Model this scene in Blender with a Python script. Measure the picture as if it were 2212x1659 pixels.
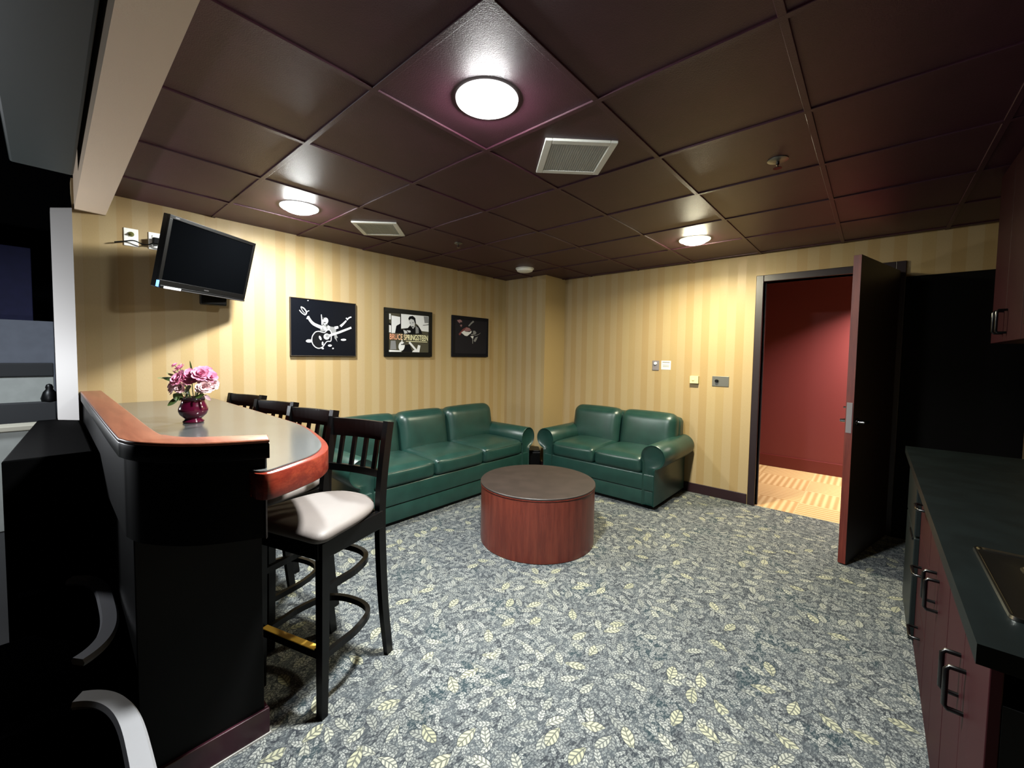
import bpy, bmesh, math, random
from mathutils import Vector, Matrix
random.seed(7)
for _o in list(bpy.data.objects): bpy.data.objects.remove(_o)
SC = bpy.context.scene
COL = SC.collection
PI = math.pi

# ------------------------------------------------------------------ camera
H = 1.43
cd = bpy.data.cameras.new('camera'); cam = bpy.data.objects.new('camera', cd); COL.objects.link(cam)
cd.sensor_fit = 'HORIZONTAL'; cd.sensor_width = 36.0
cd.lens = 887.9085 / 2212 * 36
cd.shift_x = 14.693 / 2212; cd.shift_y = -19.0325 / 2212
cd.clip_start = 0.02; cd.clip_end = 200
Rr = (0.668252, -0.74380019, 0.01416106); Rd = (-0.02597472, -0.04235174, -0.99876506); Rf = (0.74348139, 0.66705892, -0.04762163)
cam.matrix_world = Matrix(((Rr[0], -Rd[0], -Rf[0], 0), (Rr[1], -Rd[1], -Rf[1], 0), (Rr[2], -Rd[2], -Rf[2], H), (0, 0, 0, 1)))
SC.camera = cam

# ------------------------------------------------------------------ world, exposure
w = bpy.data.worlds.new('world'); SC.world = w; w.use_nodes = True
w.node_tree.nodes['Background'].inputs[0].default_value = (0.35, 0.45, 0.8, 1)
w.node_tree.nodes['Background'].inputs[1].default_value = 0.0015
vs = SC.view_settings
vs.view_transform = 'Standard'; vs.look = 'None'; vs.exposure = 0.0; vs.gamma = 1.0; vs.use_curve_mapping = False

LAMP_COOL = 128.0       # power of the cool can lights, W
LAMP_WARM = 62.0       # power of the yellowish can by the door, W
LENS = 620.0            # radiance of a lit lens
HALL_W = 145.0          # corridor can, W

def area(name, loc, rot, size, power, color, sy=None):
    l = bpy.data.lights.new(name, 'AREA'); l.energy = power; l.color = color; l.size = size
    if sy: l.shape = 'RECTANGLE'; l.size_y = sy
    o = bpy.data.objects.new(name, l); COL.objects.link(o); o.location = loc; o.rotation_euler = rot
    return o
# corridor can light just past the door head, and an added fill lamp to brighten the balcony walls outside
area('corridor_light', (6.02, -0.42, 2.38), (0, 0, 0), 0.20, HALL_W, (1.0, 0.87, 0.74)).data.spread = math.radians(130)
_f = area('outside_fill_light', (-1.6, 4.15, 3.6), (0, 0, 0), 0.5, 75, (0.86, 0.93, 1.0)); _f.data.spread = math.radians(90)
_f.rotation_euler = (Vector((-0.25, 6.2, 0.9)) - _f.location).to_track_quat('-Z', 'Y').to_euler()
_l = bpy.data.lights.new('balcony_light', 'POINT'); _l.energy = 70.0; _l.color = (0.92, 0.95, 1.0); _l.shadow_soft_size = 0.06
_o = bpy.data.objects.new('balcony_light', _l); COL.objects.link(_o); _o.location = (-0.75, 3.60, 1.30)

# ------------------------------------------------------------------ helpers
def link(name, me, m=None, parent=None):
    o = bpy.data.objects.new(name, me); COL.objects.link(o)
    if m is not None: me.materials.append(m)
    if parent is not None: o.parent = parent
    return o

def obj(name, bm, m, parent=None, smooth=None):
    bmesh.ops.recalc_face_normals(bm, faces=bm.faces[:])
    me = bpy.data.meshes.new(name); bm.to_mesh(me); bm.free()
    if smooth is not None:
        for p in me.polygons: p.use_smooth = True
        try: me.set_sharp_from_angle(angle=math.radians(smooth))
        except Exception: pass
    return link(name, me, m, parent)

def thing(name, label, cat, loc=(0, 0, 0), rotz=0, group=None):
    o = bpy.data.objects.new(name, None); COL.objects.link(o)
    o.empty_display_size = 0.1
    o.location = loc; o.rotation_euler = (0, 0, rotz); o['label'] = label; o['category'] = cat
    if group: o['group'] = group
    return o

def tag(o, label, cat, group=None):
    o['label'] = label; o['category'] = cat
    if group: o['group'] = group
    return o

def struct(name, bm, m, parent=None, smooth=None):
    o = obj(name, bm, m, parent, smooth)
    if parent is None: o['kind'] = 'structure'
    return o

def dup(root, loc, rotz, label=None):
    r = root.copy(); COL.objects.link(r); r.location = loc; r.rotation_euler = (0, 0, rotz)
    if label: r['label'] = label
    for ch in list(root.children):
        c = ch.copy(); COL.objects.link(c); c.parent = r
        for g in list(ch.children):
            d = g.copy(); COL.objects.link(d); d.parent = c
    return r

def B(): return bmesh.new()

def box(bm, x0, x1, y0, y1, z0, z1, bev=0.0, seg=2, M=None):
    v = [bm.verts.new((x, y, z)) for x in (x0, x1) for y in (y0, y1) for z in (z0, z1)]
    fs = [(0, 1, 3, 2), (4, 6, 7, 5), (0, 4, 5, 1), (2, 3, 7, 6), (0, 2, 6, 4), (1, 5, 7, 3)]
    faces = [bm.faces.new([v[i] for i in f]) for f in fs]
    if bev > 0:
        bmesh.ops.recalc_face_normals(bm, faces=faces)
        es = list({e for f in faces for e in f.edges})
        r = bmesh.ops.bevel(bm, geom=es, offset=bev, segments=seg, affect='EDGES', profile=0.5, clamp_overlap=True)
        v = list({q for f in r['faces'] for q in f.verts} | {q for q in v if q.is_valid})
    if M is not None:
        for q in v: q.co = M @ q.co
    return v

def lathe(bm, prof, n=40, c=(0, 0, 0), cap=True):
    rings = []
    for r, z in prof:
        rings.append([bm.verts.new((c[0] + r * math.cos(2 * PI * i / n), c[1] + r * math.sin(2 * PI * i / n), c[2] + z)) for i in range(n)])
    for a, b in zip(rings, rings[1:]):
        for i in range(n):
            j = (i + 1) % n
            bm.faces.new((a[i], a[j], b[j], b[i]))
    if cap:
        if prof[0][0] > 1e-6: bm.faces.new(rings[0][::-1])
        if prof[-1][0] > 1e-6: bm.faces.new(rings[-1])

def prism(bm, pts, z0, z1, bev=0.0, seg=2, M=None):
    lo = [bm.verts.new((x, y, z0)) for x, y in pts]; hi = [bm.verts.new((x, y, z1)) for x, y in pts]
    n = len(pts); fs = [bm.faces.new(lo[::-1]), bm.faces.new(hi)]
    for i in range(n):
        j = (i + 1) % n
        fs.append(bm.faces.new((lo[i], lo[j], hi[j], hi[i])))
    vs_ = lo + hi
    if bev > 0:
        bmesh.ops.recalc_face_normals(bm, faces=fs)
        es = list({e for e in fs[0].edges} | {e for e in fs[1].edges})
        r = bmesh.ops.bevel(bm, geom=es, offset=bev, segments=seg, affect='EDGES', profile=0.5, clamp_overlap=True)
        vs_ = list({q for f in r['faces'] for q in f.verts} | {q for q in vs_ if q.is_valid})
    if M is not None:
        for q in vs_: q.co = M @ q.co
    return vs_

def sweep(bm, path, prof, closed=False, up=(0, 0, 1), scale=None):
    """sweep a 2-D profile (list of (a,b)) along a 3-D path"""
    P = [Vector(p) for p in path]; n = len(P); rings = []
    for i in range(n):
        if closed: t = P[(i + 1) % n] - P[i - 1]
        else: t = P[min(i + 1, n - 1)] - P[max(i - 1, 0)]
        t.normalize(); u = Vector(up)
        s = t.cross(u)
        if s.length < 1e-4: s = t.cross(Vector((0, 1, 0)))
        s.normalize(); q = s.cross(t); q.normalize()
        k = scale[i] if scale else 1.0
        rings.append([bm.verts.new(P[i] + s * a * k + q * b * k) for a, b in prof])
    m = len(prof)
    for i in range(n if closed else n - 1):
        a, b = rings[i], rings[(i + 1) % n]
        for j in range(m):
            k = (j + 1) % m
            bm.faces.new((a[j], a[k], b[k], b[j]))
    if not closed:
        bm.faces.new(rings[0][::-1]); bm.faces.new(rings[-1])

def circ(r, n=12): return [(r * math.cos(2 * PI * i / n), r * math.sin(2 * PI * i / n)) for i in range(n)]
def rect(w_, h_): return [(-w_ / 2, -h_ / 2), (w_ / 2, -h_ / 2), (w_ / 2, h_ / 2), (-w_ / 2, h_ / 2)]

def smoothpath(pts, n=8, closed=False):
    """Catmull-Rom through the points"""
    P = [Vector(p) for p in pts]; out = []; m = len(P)
    rng = range(m) if closed else range(m - 1)
    for i in rng:
        if closed: a, b, c, d = P[i - 1], P[i], P[(i + 1) % m], P[(i + 2) % m]
        else: a, b, c, d = P[max(i - 1, 0)], P[i], P[i + 1], P[min(i + 2, m - 1)]
        for k in range(n):
            t = k / n
            out.append(0.5 * ((2 * b) + (c - a) * t + (2 * a - 5 * b + 4 * c - d) * t * t + (3 * b - a - 3 * c + d) * t ** 3))
    if not closed: out.append(P[-1])
    return out

def cushion(bm, c, half, r, puff=(0, 0, 0), n=14, M=None):
    """rounded, slightly swollen box; half = half sizes, r = edge radius, puff = swelling along each axis"""
    hx, hy, hz = half
    bm2 = bmesh.new(); bmesh.ops.create_cube(bm2, size=2.0)
    bmesh.ops.subdivide_edges(bm2, edges=bm2.edges[:], cuts=n, use_grid_fill=True)
    vm = {}
    for v in bm2.verts:
        p = v.co.copy()
        q = [math.copysign(abs(t) ** 0.8, t) for t in p]            # denser near the rims
        e = Vector((q[0] * hx, q[1] * hy, q[2] * hz))
        core = Vector([max(-h + r, min(h - r, t)) for t, h in zip(e, (hx, hy, hz))])
        d = e - core
        if d.length > 1e-9: e = core + d.normalized() * min(r, d.length if d.length < r else r)
        a = [1 - min(1, abs(t)) ** 2 for t in p]
        e.x += math.copysign(1, p.x) * puff[0] * a[1] * a[2] * (abs(p.x) > .999)
        e.y += math.copysign(1, p.y) * puff[1] * a[0] * a[2] * (abs(p.y) > .999)
        e.z += math.copysign(1, p.z) * puff[2] * a[0] * a[1] * (abs(p.z) > .999)
        e = e + Vector(c)
        if M is not None: e = M @ e
        vm[v] = bm.verts.new(e)
    for f in bm2.faces: bm.faces.new([vm[v] for v in f.verts])
    bm2.free()

# ------------------------------------------------------------------ materials
class G:
    """tiny expression helper over shader nodes"""
    def __init__(s, mat): s.t = mat.node_tree
    def val(s, x, sock):
        if isinstance(x, (int, float)): sock.default_value = x
        else: s.t.links.new(x, sock)
    def m(s, op, a, b=0.0, c=0.0, clamp=False):
        n = s.t.nodes.new('ShaderNodeMath'); n.operation = op; n.use_clamp = clamp
        s.val(a, n.inputs[0]); s.val(b, n.inputs[1]); s.val(c, n.inputs[2]); return n.outputs[0]
    def ss(s, x, lo, hi):
        n = s.t.nodes.new('ShaderNodeMapRange'); n.interpolation_type = 'SMOOTHSTEP'
        s.val(x, n.inputs[0]); n.inputs[1].default_value = lo; n.inputs[2].default_value = hi
        return n.outputs[0]
    def mix(s, f, a, b):
        n = s.t.nodes.new('ShaderNodeMix'); n.data_type = 'RGBA'
        s.val(f, n.inputs[0])
        for x, k in ((a, 6), (b, 7)):
            if isinstance(x, tuple): n.inputs[k].default_value = x if len(x) == 4 else (*x, 1)
            else: s.t.links.new(x, n.inputs[k])
        return n.outputs[2]
    def coord(s, kind='Object'):
        n = s.t.nodes.new('ShaderNodeTexCoord'); return n.outputs[kind]
    def xyz(s, v):
        n = s.t.nodes.new('ShaderNodeSeparateXYZ'); s.t.links.new(v, n.inputs[0]); return n.outputs
    def comb(s, x, y, z=0.0):
        n = s.t.nodes.new('ShaderNodeCombineXYZ'); s.val(x, n.inputs[0]); s.val(y, n.inputs[1]); s.val(z, n.inputs[2]); return n.outputs[0]
    def noise(s, vec, scale, detail=2.0, rough=0.5):
        n = s.t.nodes.new('ShaderNodeTexNoise'); n.inputs['Scale'].default_value = scale
        n.inputs['Detail'].default_value = detail; n.inputs['Roughness'].default_value = rough
        s.t.links.new(vec, n.inputs['Vector']); return n.outputs[0]
    def mapping(s, vec, sc=(1, 1, 1), rot=(0, 0, 0)):
        n = s.t.nodes.new('ShaderNodeMapping'); n.inputs['Scale'].default_value = sc; n.inputs['Rotation'].default_value = rot
        s.t.links.new(vec, n.inputs['Vector']); return n.outputs[0]
    def bump(s, h, strength, dist=0.01):
        n = s.t.nodes.new('ShaderNodeBump'); n.inputs['Strength'].default_value = strength; n.inputs['Distance'].default_value = dist
        s.t.links.new(h, n.inputs['Height']); return n.outputs[0]

ALB = 0.42          # reflectance of the photo's colours under the lamps set above
def srgb(r, g, b, k=None):
    k = ALB if k is None else k
    f = lambda c: (c / 255 / 12.92) if c <= 10.31 else ((c / 255 + 0.055) / 1.055) ** 2.4
    return (k * f(r), k * f(g), k * f(b))

def mat(name, col, rough=0.5, metal=0.0, spec=0.5, bump=None, var=0.0, coat=0.0, emit=None):
    m = bpy.data.materials.new(name); m.use_nodes = True
    p = m.node_tree.nodes['Principled BSDF']; g = G(m)
    p.inputs['Base Color'].default_value = (*col, 1); p.inputs['Roughness'].default_value = rough
    p.inputs['Metallic'].default_value = metal; p.inputs['Specular IOR Level'].default_value = spec
    p.inputs['Coat Weight'].default_value = coat
    if coat: p.inputs['Coat Roughness'].default_value = 0.08
    co = g.coord()
    if var:
        nz = g.noise(co, 9.0, 3.0)
        c = g.mix(g.ss(nz, 0.3, 0.7), tuple(x * (1 - var) for x in col), tuple(min(1, x * (1 + var)) for x in col))
        m.node_tree.links.new(c, p.inputs['Base Color'])
    if bump:
        sc, st = bump
        m.node_tree.links.new(g.bump(g.noise(co, sc, 3.0), st, 0.004), p.inputs['Normal'])
    if emit:
        p.inputs['Emission Color'].default_value = (*emit[0], 1); p.inputs['Emission Strength'].default_value = emit[1]
    return m

def wood(name, c1, c2, rough=0.25, axis='Z', scale=1.0):
    m = bpy.data.materials.new(name); m.use_nodes = True
    p = m.node_tree.nodes['Principled BSDF']; g = G(m); co = g.coord()
    sc = {'Z': (38, 38, 3), 'X': (3, 38, 38), 'Y': (38, 3, 38)}[axis]
    v = g.mapping(co, tuple(s * scale for s in sc))
    n = g.noise(v, 1.0, 4.0, 0.6); n2 = g.noise(v, 5.0, 2.0, 0.6)
    f = g.m('ADD', g.m('MULTIPLY', n, 0.7), g.m('MULTIPLY', n2, 0.3))
    m.node_tree.links.new(g.mix(g.ss(f, 0.35, 0.65), c1, c2), p.inputs['Base Color'])
    p.inputs['Roughness'].default_value = rough
    return m

def wallpaper(name, axis):
    m = bpy.data.materials.new(name); m.use_nodes = True
    p = m.node_tree.nodes['Principled BSDF']; g = G(m); co = g.coord(); X = g.xyz(co)
    a = X[axis]
    f = g.m('FRACT', g.m('DIVIDE', a, 0.16))
    s1 = g.m('SUBTRACT', g.ss(f, 0.02, 0.05), g.ss(f, 0.50, 0.53))           # broad satin stripe
    f2 = g.m('FRACT', g.m('DIVIDE', a, 0.48)); s2 = g.m('SUBTRACT', g.ss(f2, 0.34, 0.36), g.ss(f2, 0.66, 0.68))
    weave = g.noise(g.mapping(co, (500, 500, 60)), 1.0, 2.0)
    c = g.mix(s1, srgb(229, 201, 152), srgb(221, 188, 132))
    c = g.mix(g.m('MULTIPLY', s2, 0.35), c, srgb(232, 206, 150))
    c = g.mix(g.m('MULTIPLY', g.ss(weave, 0.35, 0.7), 0.10), c, srgb(165, 130, 75))
    m.node_tree.links.new(c, p.inputs['Base Color'])
    m.node_tree.links.new(g.m('SUBTRACT', 0.62, g.m('MULTIPLY', s1, 0.17)), p.inputs['Roughness'])
    p.inputs['Specular IOR Level'].default_value = 0.3
    return m

def leaf_carpet(name):
    m = bpy.data.materials.new(name); m.use_nodes = True; t = m.node_tree
    p = t.nodes['Principled BSDF']; g = G(m); co = g.coord(); X = g.xyz(co)
    def layer(scale, off, L, W, prob, freq, ang):
        P = g.comb(g.m('ADD', g.m('MULTIPLY', X[0], scale), off), g.m('ADD', g.m('MULTIPLY', X[1], scale), off * 1.7))
        v = t.nodes.new('ShaderNodeTexVoronoi'); v.voronoi_dimensions = '2D'; v.inputs['Scale'].default_value = 1.0
        v.inputs['Randomness'].default_value = 0.85
        t.links.new(P, v.inputs['Vector'])
        d = t.nodes.new('ShaderNodeVectorMath'); d.operation = 'SUBTRACT'
        t.links.new(P, d.inputs[0]); t.links.new(v.outputs['Position'], d.inputs[1])
        D = g.xyz(d.outputs[0]); R = g.xyz(v.outputs['Color'])
        th = g.m('MULTIPLY', R[0], ang); c, s = g.m('COSINE', th), g.m('SINE', th)
        u = g.m('ADD', g.m('MULTIPLY', D[0], c), g.m('MULTIPLY', D[1], s))
        q = g.m('SUBTRACT', g.m('MULTIPLY', D[1], c), g.m('MULTIPLY', D[0], s))
        q = g.m('ADD', q, g.m('MULTIPLY', g.m('MULTIPLY', u, u), g.m('MULTIPLY', g.m('SUBTRACT', R[2], 0.5), 0.5)))
        aq = g.m('ABSOLUTE', q); un = g.m('DIVIDE', u, L)
        half = g.m('MULTIPLY', g.m('SUBTRACT', 1.0, g.m('MULTIPLY', un, un)), W)
        half = g.m('MULTIPLY', half, g.m('ADD', 1.0, g.m('MULTIPLY', un, 0.35)))
        e = g.m('SUBTRACT', half, aq)
        mask = g.ss(e, -0.005, 0.02)
        rim = g.m('SUBTRACT', g.ss(e, -0.04, 0.0), g.ss(e, 0.0, 0.03))
        ph = g.m('MULTIPLY', g.m('SUBTRACT', u, g.m('MULTIPLY', aq, 0.75)), freq)
        vein = g.ss(g.m('SINE', ph), -0.05, 0.7)
        rib = g.m('SUBTRACT', 1.0, g.ss(aq, 0.008, 0.03))
        dark = g.m('MAXIMUM', g.m('MULTIPLY', vein, 0.85), rib)
        on = g.m('LESS_THAN', R[1], prob)
        return g.m('MULTIPLY', mask, on), dark, R[2], g.m('MULTIPLY', rim, on)
    base = g.mix(g.ss(g.noise(co, 11.0, 3.0), 0.38, 0.62), srgb(60, 64, 70), srgb(84, 90, 95))
    base = g.mix(g.ss(g.noise(co, 4.3, 1.0), 0.56, 0.66), base, srgb(54, 68, 74))
    hatch = g.ss(g.noise(g.mapping(co, (60, 140, 1), (0, 0, 0.7)), 1.0, 3.0, 0.7), 0.46, 0.62)
    colr = g.mix(g.m('MULTIPLY', hatch, 0.65), base, srgb(142, 147, 148))
    for (sc, off, L, W, pr, fr, ang, ca, cb) in (
            (34.0, 3.1, 0.66, 0.20, 0.80, 15.0, 6.28, (128, 133, 134), (170, 174, 172)),
            (26.0, 11.3, 0.66, 0.18, 0.70, 19.0, 6.28, (122, 127, 130), (178, 181, 178)),
            (20.0, 17.7, 0.64, 0.17, 0.66, 24.0, 6.28, (132, 137, 138), (184, 187, 182)),
            (15.5, 29.3, 0.60, 0.19, 0.55, 29.0, 6.28, (136, 140, 140), (188, 190, 184)),
            (11.5, 41.9, 0.54, 0.20, 0.42, 32.0, 6.28, (150, 153, 150), (198, 199, 184)),
            (9.0, 57.3, 0.46, 0.20, 0.22, 35.0, 6.28, (186, 186, 160), (206, 205, 178))):
        mk, dk, rnd, rim = layer(sc, off, L, W, pr, fr, ang)
        fill = g.mix(rnd, srgb(*ca), srgb(*cb))
        colr = g.mix(g.m('MULTIPLY', rim, 0.75), colr, srgb(50, 55, 64))
        lf = g.mix(g.m('MULTIPLY', dk, 0.85), fill, srgb(72, 77, 82))
        colr = g.mix(mk, colr, lf)
    t.links.new(colr, p.inputs['Base Color'])
    p.inputs['Roughness'].default_value = 0.95; p.inputs['Specular IOR Level'].default_value = 0.1
    t.links.new(g.bump(g.noise(co, 420.0, 2.0), 0.35, 0.003), p.inputs['Normal'])
    return m

def corridor_carpet(name):
    m = bpy.data.materials.new(name); m.use_nodes = True; t = m.node_tree
    p = t.nodes['Principled BSDF']; g = G(m); co = g.coord(); X = g.xyz(co)
    sx = g.m('FLOOR', g.m('DIVIDE', X[0], 0.5)); sy = g.m('FLOOR', g.m('DIVIDE', X[1], 0.5))
    par = g.m('ABSOLUTE', g.m('MODULO', g.m('ADD', sx, sy), 2.0))
    a = g.m('SINE', g.m('MULTIPLY', X[0], 105.0)); b = g.m('SINE', g.m('MULTIPLY', X[1], 105.0))
    s = g.m('ADD', g.m('MULTIPLY', a, par), g.m('MULTIPLY', b, g.m('SUBTRACT', 1.0, par)))
    nz = g.noise(co, 40.0, 3.0)
    f = g.ss(g.m('ADD', s, g.m('MULTIPLY', nz, 0.8)), -0.6, 1.6)
    t.links.new(g.mix(f, srgb(205, 160, 100), srgb(242, 206, 150)), p.inputs['Base Color'])
    p.inputs['Roughness'].default_value = 0.9
    return m

M = {}
M['carpet'] = leaf_carpet('leaf_carpet')
M['paperL'] = wallpaper('striped_wallpaper', 0)
M['paperR'] = wallpaper('striped_wallpaper_across', 1)
M['tile'] = mat('maroon_ceiling_tile', srgb(57, 27, 39, 1.0), 0.46, spec=0.38, bump=(260, 0.22), var=0.08)
M['tan_paint'] = mat('tan_painted_soffit', srgb(196, 176, 152, 1.0), 0.7, bump=(180, 0.1))
M['white_paint'] = mat('white_paint', srgb(222, 218, 214), 0.55)
M['black_floor'] = mat('black_rubber_floor', srgb(20, 20, 22), 0.8, var=0.2)
M['burgundy'] = mat('burgundy_wall_paint', srgb(152, 58, 60), 0.55, bump=(150, 0.08))
M['maroon_trim'] = mat('dark_maroon_trim', srgb(52, 22, 32), 0.45)
M['burg_trim'] = mat('burgundy_vinyl_base', srgb(138, 44, 46), 0.4)
M['corr'] = corridor_carpet('basket_weave_carpet')
M['leather'] = mat('green_leather', (0.0085, 0.032, 0.0255), 0.34, spec=0.5, bump=(230, 0.16), var=0.12)
M['mahog'] = wood('mahogany_veneer', srgb(112, 46, 34), srgb(138, 62, 45), 0.34)
M['mahogX'] = wood('mahogany_rail', srgb(146, 86, 64), srgb(168, 102, 76), 0.32, 'Y')
M['mahog_edge'] = wood('mahogany_edge', srgb(120, 40, 30), srgb(150, 58, 40), 0.25, 'X')
M['tabletop'] = mat('dark_laminate_top', srgb(58, 46, 42), 0.5, var=0.15)
M['bar_lam'] = mat('grey_laminate', srgb(96, 98, 98), 0.16, spec=0.5, var=0.05)
M['black_wood'] = mat('black_lacquered_wood', srgb(7, 7, 8), 0.32, spec=0.2)
M['bar_body'] = mat('black_bar_panel', srgb(7, 7, 8), 0.5, spec=0.12)
M['vinyl'] = mat('taupe_vinyl', srgb(128, 119, 115), 0.6, bump=(300, 0.08))
M['brass'] = mat('brass_plate', (0.95, 0.58, 0.10), 0.35, metal=0.35)
M['black_plastic'] = mat('black_plastic', srgb(10, 10, 11), 0.4, spec=0.2)
M['screen'] = mat('dark_tv_screen', srgb(7, 8, 10), 0.7, spec=0.0)
M['silver'] = mat('silver_trim', srgb(165, 165, 172), 0.3, metal=0.8)
M['led'] = mat('blue_led', (0.05, 0.15, 0.8), 0.3, emit=((0.15, 0.4, 1.0), 3.0))
M['white_plastic'] = mat('white_plastic', srgb(238, 238, 232, 0.9), 0.4)
M['cream_plastic'] = mat('cream_plastic', srgb(236, 228, 176, 0.6), 0.45)
M['grey_plastic'] = mat('grey_plate', srgb(150, 142, 146, 0.5), 0.4)
M['steel'] = mat('brushed_steel', srgb(170, 168, 158), 0.38, metal=0.7)
M['chrome'] = mat('chrome', srgb(205, 205, 205), 0.12, metal=1.0)
M['paper'] = mat('white_paper', srgb(240, 238, 232, 0.65), 0.8)
M['ink'] = mat('grey_ink', srgb(110, 110, 112), 0.8)
M['vent_white'] = mat('white_vent_metal', srgb(205, 206, 200, 1.0), 0.45)
M['door_shaded'] = wood('shaded_mahogany_door', srgb(34, 13, 13), srgb(50, 20, 19), 0.45)  # same wood as the edge, darkened to put shade into the door face
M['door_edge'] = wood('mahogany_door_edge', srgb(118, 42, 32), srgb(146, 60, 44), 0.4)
M['frame_dark'] = mat('dark_bronze_frame', srgb(44, 26, 32), 0.4)
M['cab'] = mat('maroon_cabinet_front', srgb(56, 21, 26), 0.5, spec=0.08, var=0.06)
M['counter'] = mat('black_laminate_counter', srgb(16, 23, 24), 0.5, spec=0.07, var=0.2)
M['appl'] = mat('black_appliance', srgb(26, 34, 34), 0.4, spec=0.25)
M['handle'] = mat('black_metal_pull', srgb(12, 11, 12), 0.25, spec=0.4)
M['vase'] = mat('burgundy_glazed_ceramic', srgb(92, 16, 46), 0.12, spec=0.6, coat=0.5)
M['ext_grey'] = mat('grey_soffit_metal', srgb(64, 72, 70), 0.45, spec=0.3)
M['conc_pale'] = mat('pale_concrete', srgb(190, 194, 188), 0.8, var=0.06)
M['conc_blue'] = mat('blue_grey_concrete', srgb(140, 146, 160), 0.8, var=0.06)
M['navy'] = mat('navy_cloth', srgb(48, 50, 104), 0.8, var=0.1)
M['dark_conc'] = mat('dark_concrete', srgb(24, 26, 30), 0.8)
M['seat_rim'] = mat('light_grey_rim', srgb(165, 165, 170), 0.5)
M['seat_black'] = mat('black_seat_vinyl', srgb(4, 4, 5), 0.8, spec=0.0)

# ------------------------------------------------------------------ the room
WX, WY, CZ, YB = 4.58, 3.73, 2.436, -0.80
GX0, GY0, GS = 0.857, 0.852, 0.6096

bm = B(); box(bm, 0.125, WX + 0.02, YB, WY, -0.08, 0.0); struct('floor', bm, M['carpet'])
bm = B(); box(bm, -3.5, 0.125, -3.0, 9.5, -0.10, -0.004); struct('floor_outside', bm, M['black_floor'])

# ceiling: lay-in tiles with the grid bars standing a little below them
bm = B(); box(bm, 0.20, WX + 0.15, YB, WY, CZ, CZ + 0.10)
for i in range(0, 7): box(bm, GX0 + GS * i - 0.012, GX0 + GS * i + 0.012, YB, WY, CZ - 0.007, CZ + 0.002, 0.0015, 1)
for j in range(-2, 5): box(bm, 0.26, WX, GY0 + GS * j - 0.012, GY0 + GS * j + 0.012, CZ - 0.0068, CZ + 0.002, 0.0015, 1)
struct('ceiling', bm, M['tile'])

# walls
bm = B(); box(bm, 0.125, WX, WY, WY + 0.12, 0, CZ + 0.05); struct('wall_left', bm, M['paperL'])
DY0, DY1, DZ = -0.095, 0.815, 2.165                       # door opening on the right wall
bm = B()
box(bm, WX, WX + 0.13, DY1, WY + 0.12, 0, CZ + 0.05); box(bm, WX, WX + 0.13, YB - 0.1, DY0, 0, CZ + 0.05)
box(bm, WX, WX + 0.13, DY0, DY1, DZ, CZ + 0.05)
struct('wall_right', bm, M['paperR'])
bm = B(); box(bm, 4.15, WX, 3.07, WY, 0, CZ + 0.02); struct('wall_corner', bm, M['paperR'])
bm = B(); box(bm, 0.3, WX, YB - 0.1, YB, 0, CZ + 0.05); struct('wall_back', bm, M['paperL'])
# boxed beam over the window line, its side wall towards the ceiling void, the white jamb under it
bm = B(); box(bm, 0.135, 0.275, -1.2, WY, 2.295, CZ + 0.1); struct('trim_1', bm, M['tan_paint'])
bm = B(); prism(bm, [(0.1245, 3.700), (0.1245, 3.92), (0.0350, 3.92), (0.0350, 3.805)], 0.985, 2.30, 0.004); struct('trim_2', bm, M['white_paint'])
bm = B(); box(bm, -0.10, 0.118, -1.2, 3.21, 2.35, 2.60, 0.01); struct('trim_3', bm, M['ext_grey'])
# baseboards
def baseboard(name, segs, m, h=0.10, t=0.012):
    bm = B()
    for x0, x1, y0, y1 in segs: box(bm, x0, x1, y0, y1, 0, h, 0.003)
    struct(name, bm, m)
baseboard('baseboard_right', [(WX - 0.012, WX, 0.885, 3.07)], M['maroon_trim'])
baseboard('baseboard_left', [(0.55, 4.15, WY - 0.012, WY)], M['maroon_trim'])
baseboard('baseboard_corner', [(4.138, 4.15, 3.058, WY - .012), (4.15, WX - .012, 3.058, 3.07)], M['maroon_trim'])

# door casing
bm = B()
box(bm, WX - 0.018, WX + 0.14, DY1, DY1 + 0.062, 0, DZ + 0.062, 0.004)
box(bm, WX - 0.018, WX + 0.14, DY0 - 0.062, DY0, 0, DZ + 0.062, 0.004)
box(bm, WX - 0.018, WX + 0.14, DY0, DY1, DZ, DZ + 0.062, 0.004)
box(bm, WX + 0.05, WX + 0.075, DY1 - 0.014, DY1, 0, DZ, 0.002); box(bm, WX + 0.05, WX + 0.075, DY0, DY0 + 0.014, 0, DZ, 0.002)
struct('trim_4', bm, M['frame_dark'])

bm = B(); box(bm, WX - 0.02, WX, YB, -0.159, 0.0, 2.10, 0.003); struct('shade_panel', bm, mat('black_shade_panel', srgb(10, 8, 8), 0.6, spec=0.1))  # added black sheet in place of shade on the wall right of the door
# corridor beyond
bm = B(); box(bm, WX + 0.02, 6.75, -2.2, 3.4, -0.08, -0.001); struct('floor_corridor', bm, M['corr'])
bm = B(); box(bm, 6.46, 6.6, -2.2, 3.4, 0, 2.82); struct('wall_corridor', bm, M['burgundy'])
bm = B(); box(bm, WX + 0.13, 6.46, -2.3, -2.2, 0, 2.82); box(bm, WX + 0.13, 6.46, 3.4, 3.5, 0, 2.82); struct('wall_corridor_ends', bm, M['burgundy'])
bm = B(); box(bm, WX + 0.13, 6.6, -2.3, 3.5, 2.72, 2.82); struct('ceiling_corridor', bm, M['white_paint'])
bm = B(); box(bm, 6.446, 6.46, -2.2, 3.4, 0, 0.155, 0.003); struct('baseboard_corridor', bm, M['burg_trim'])

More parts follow.
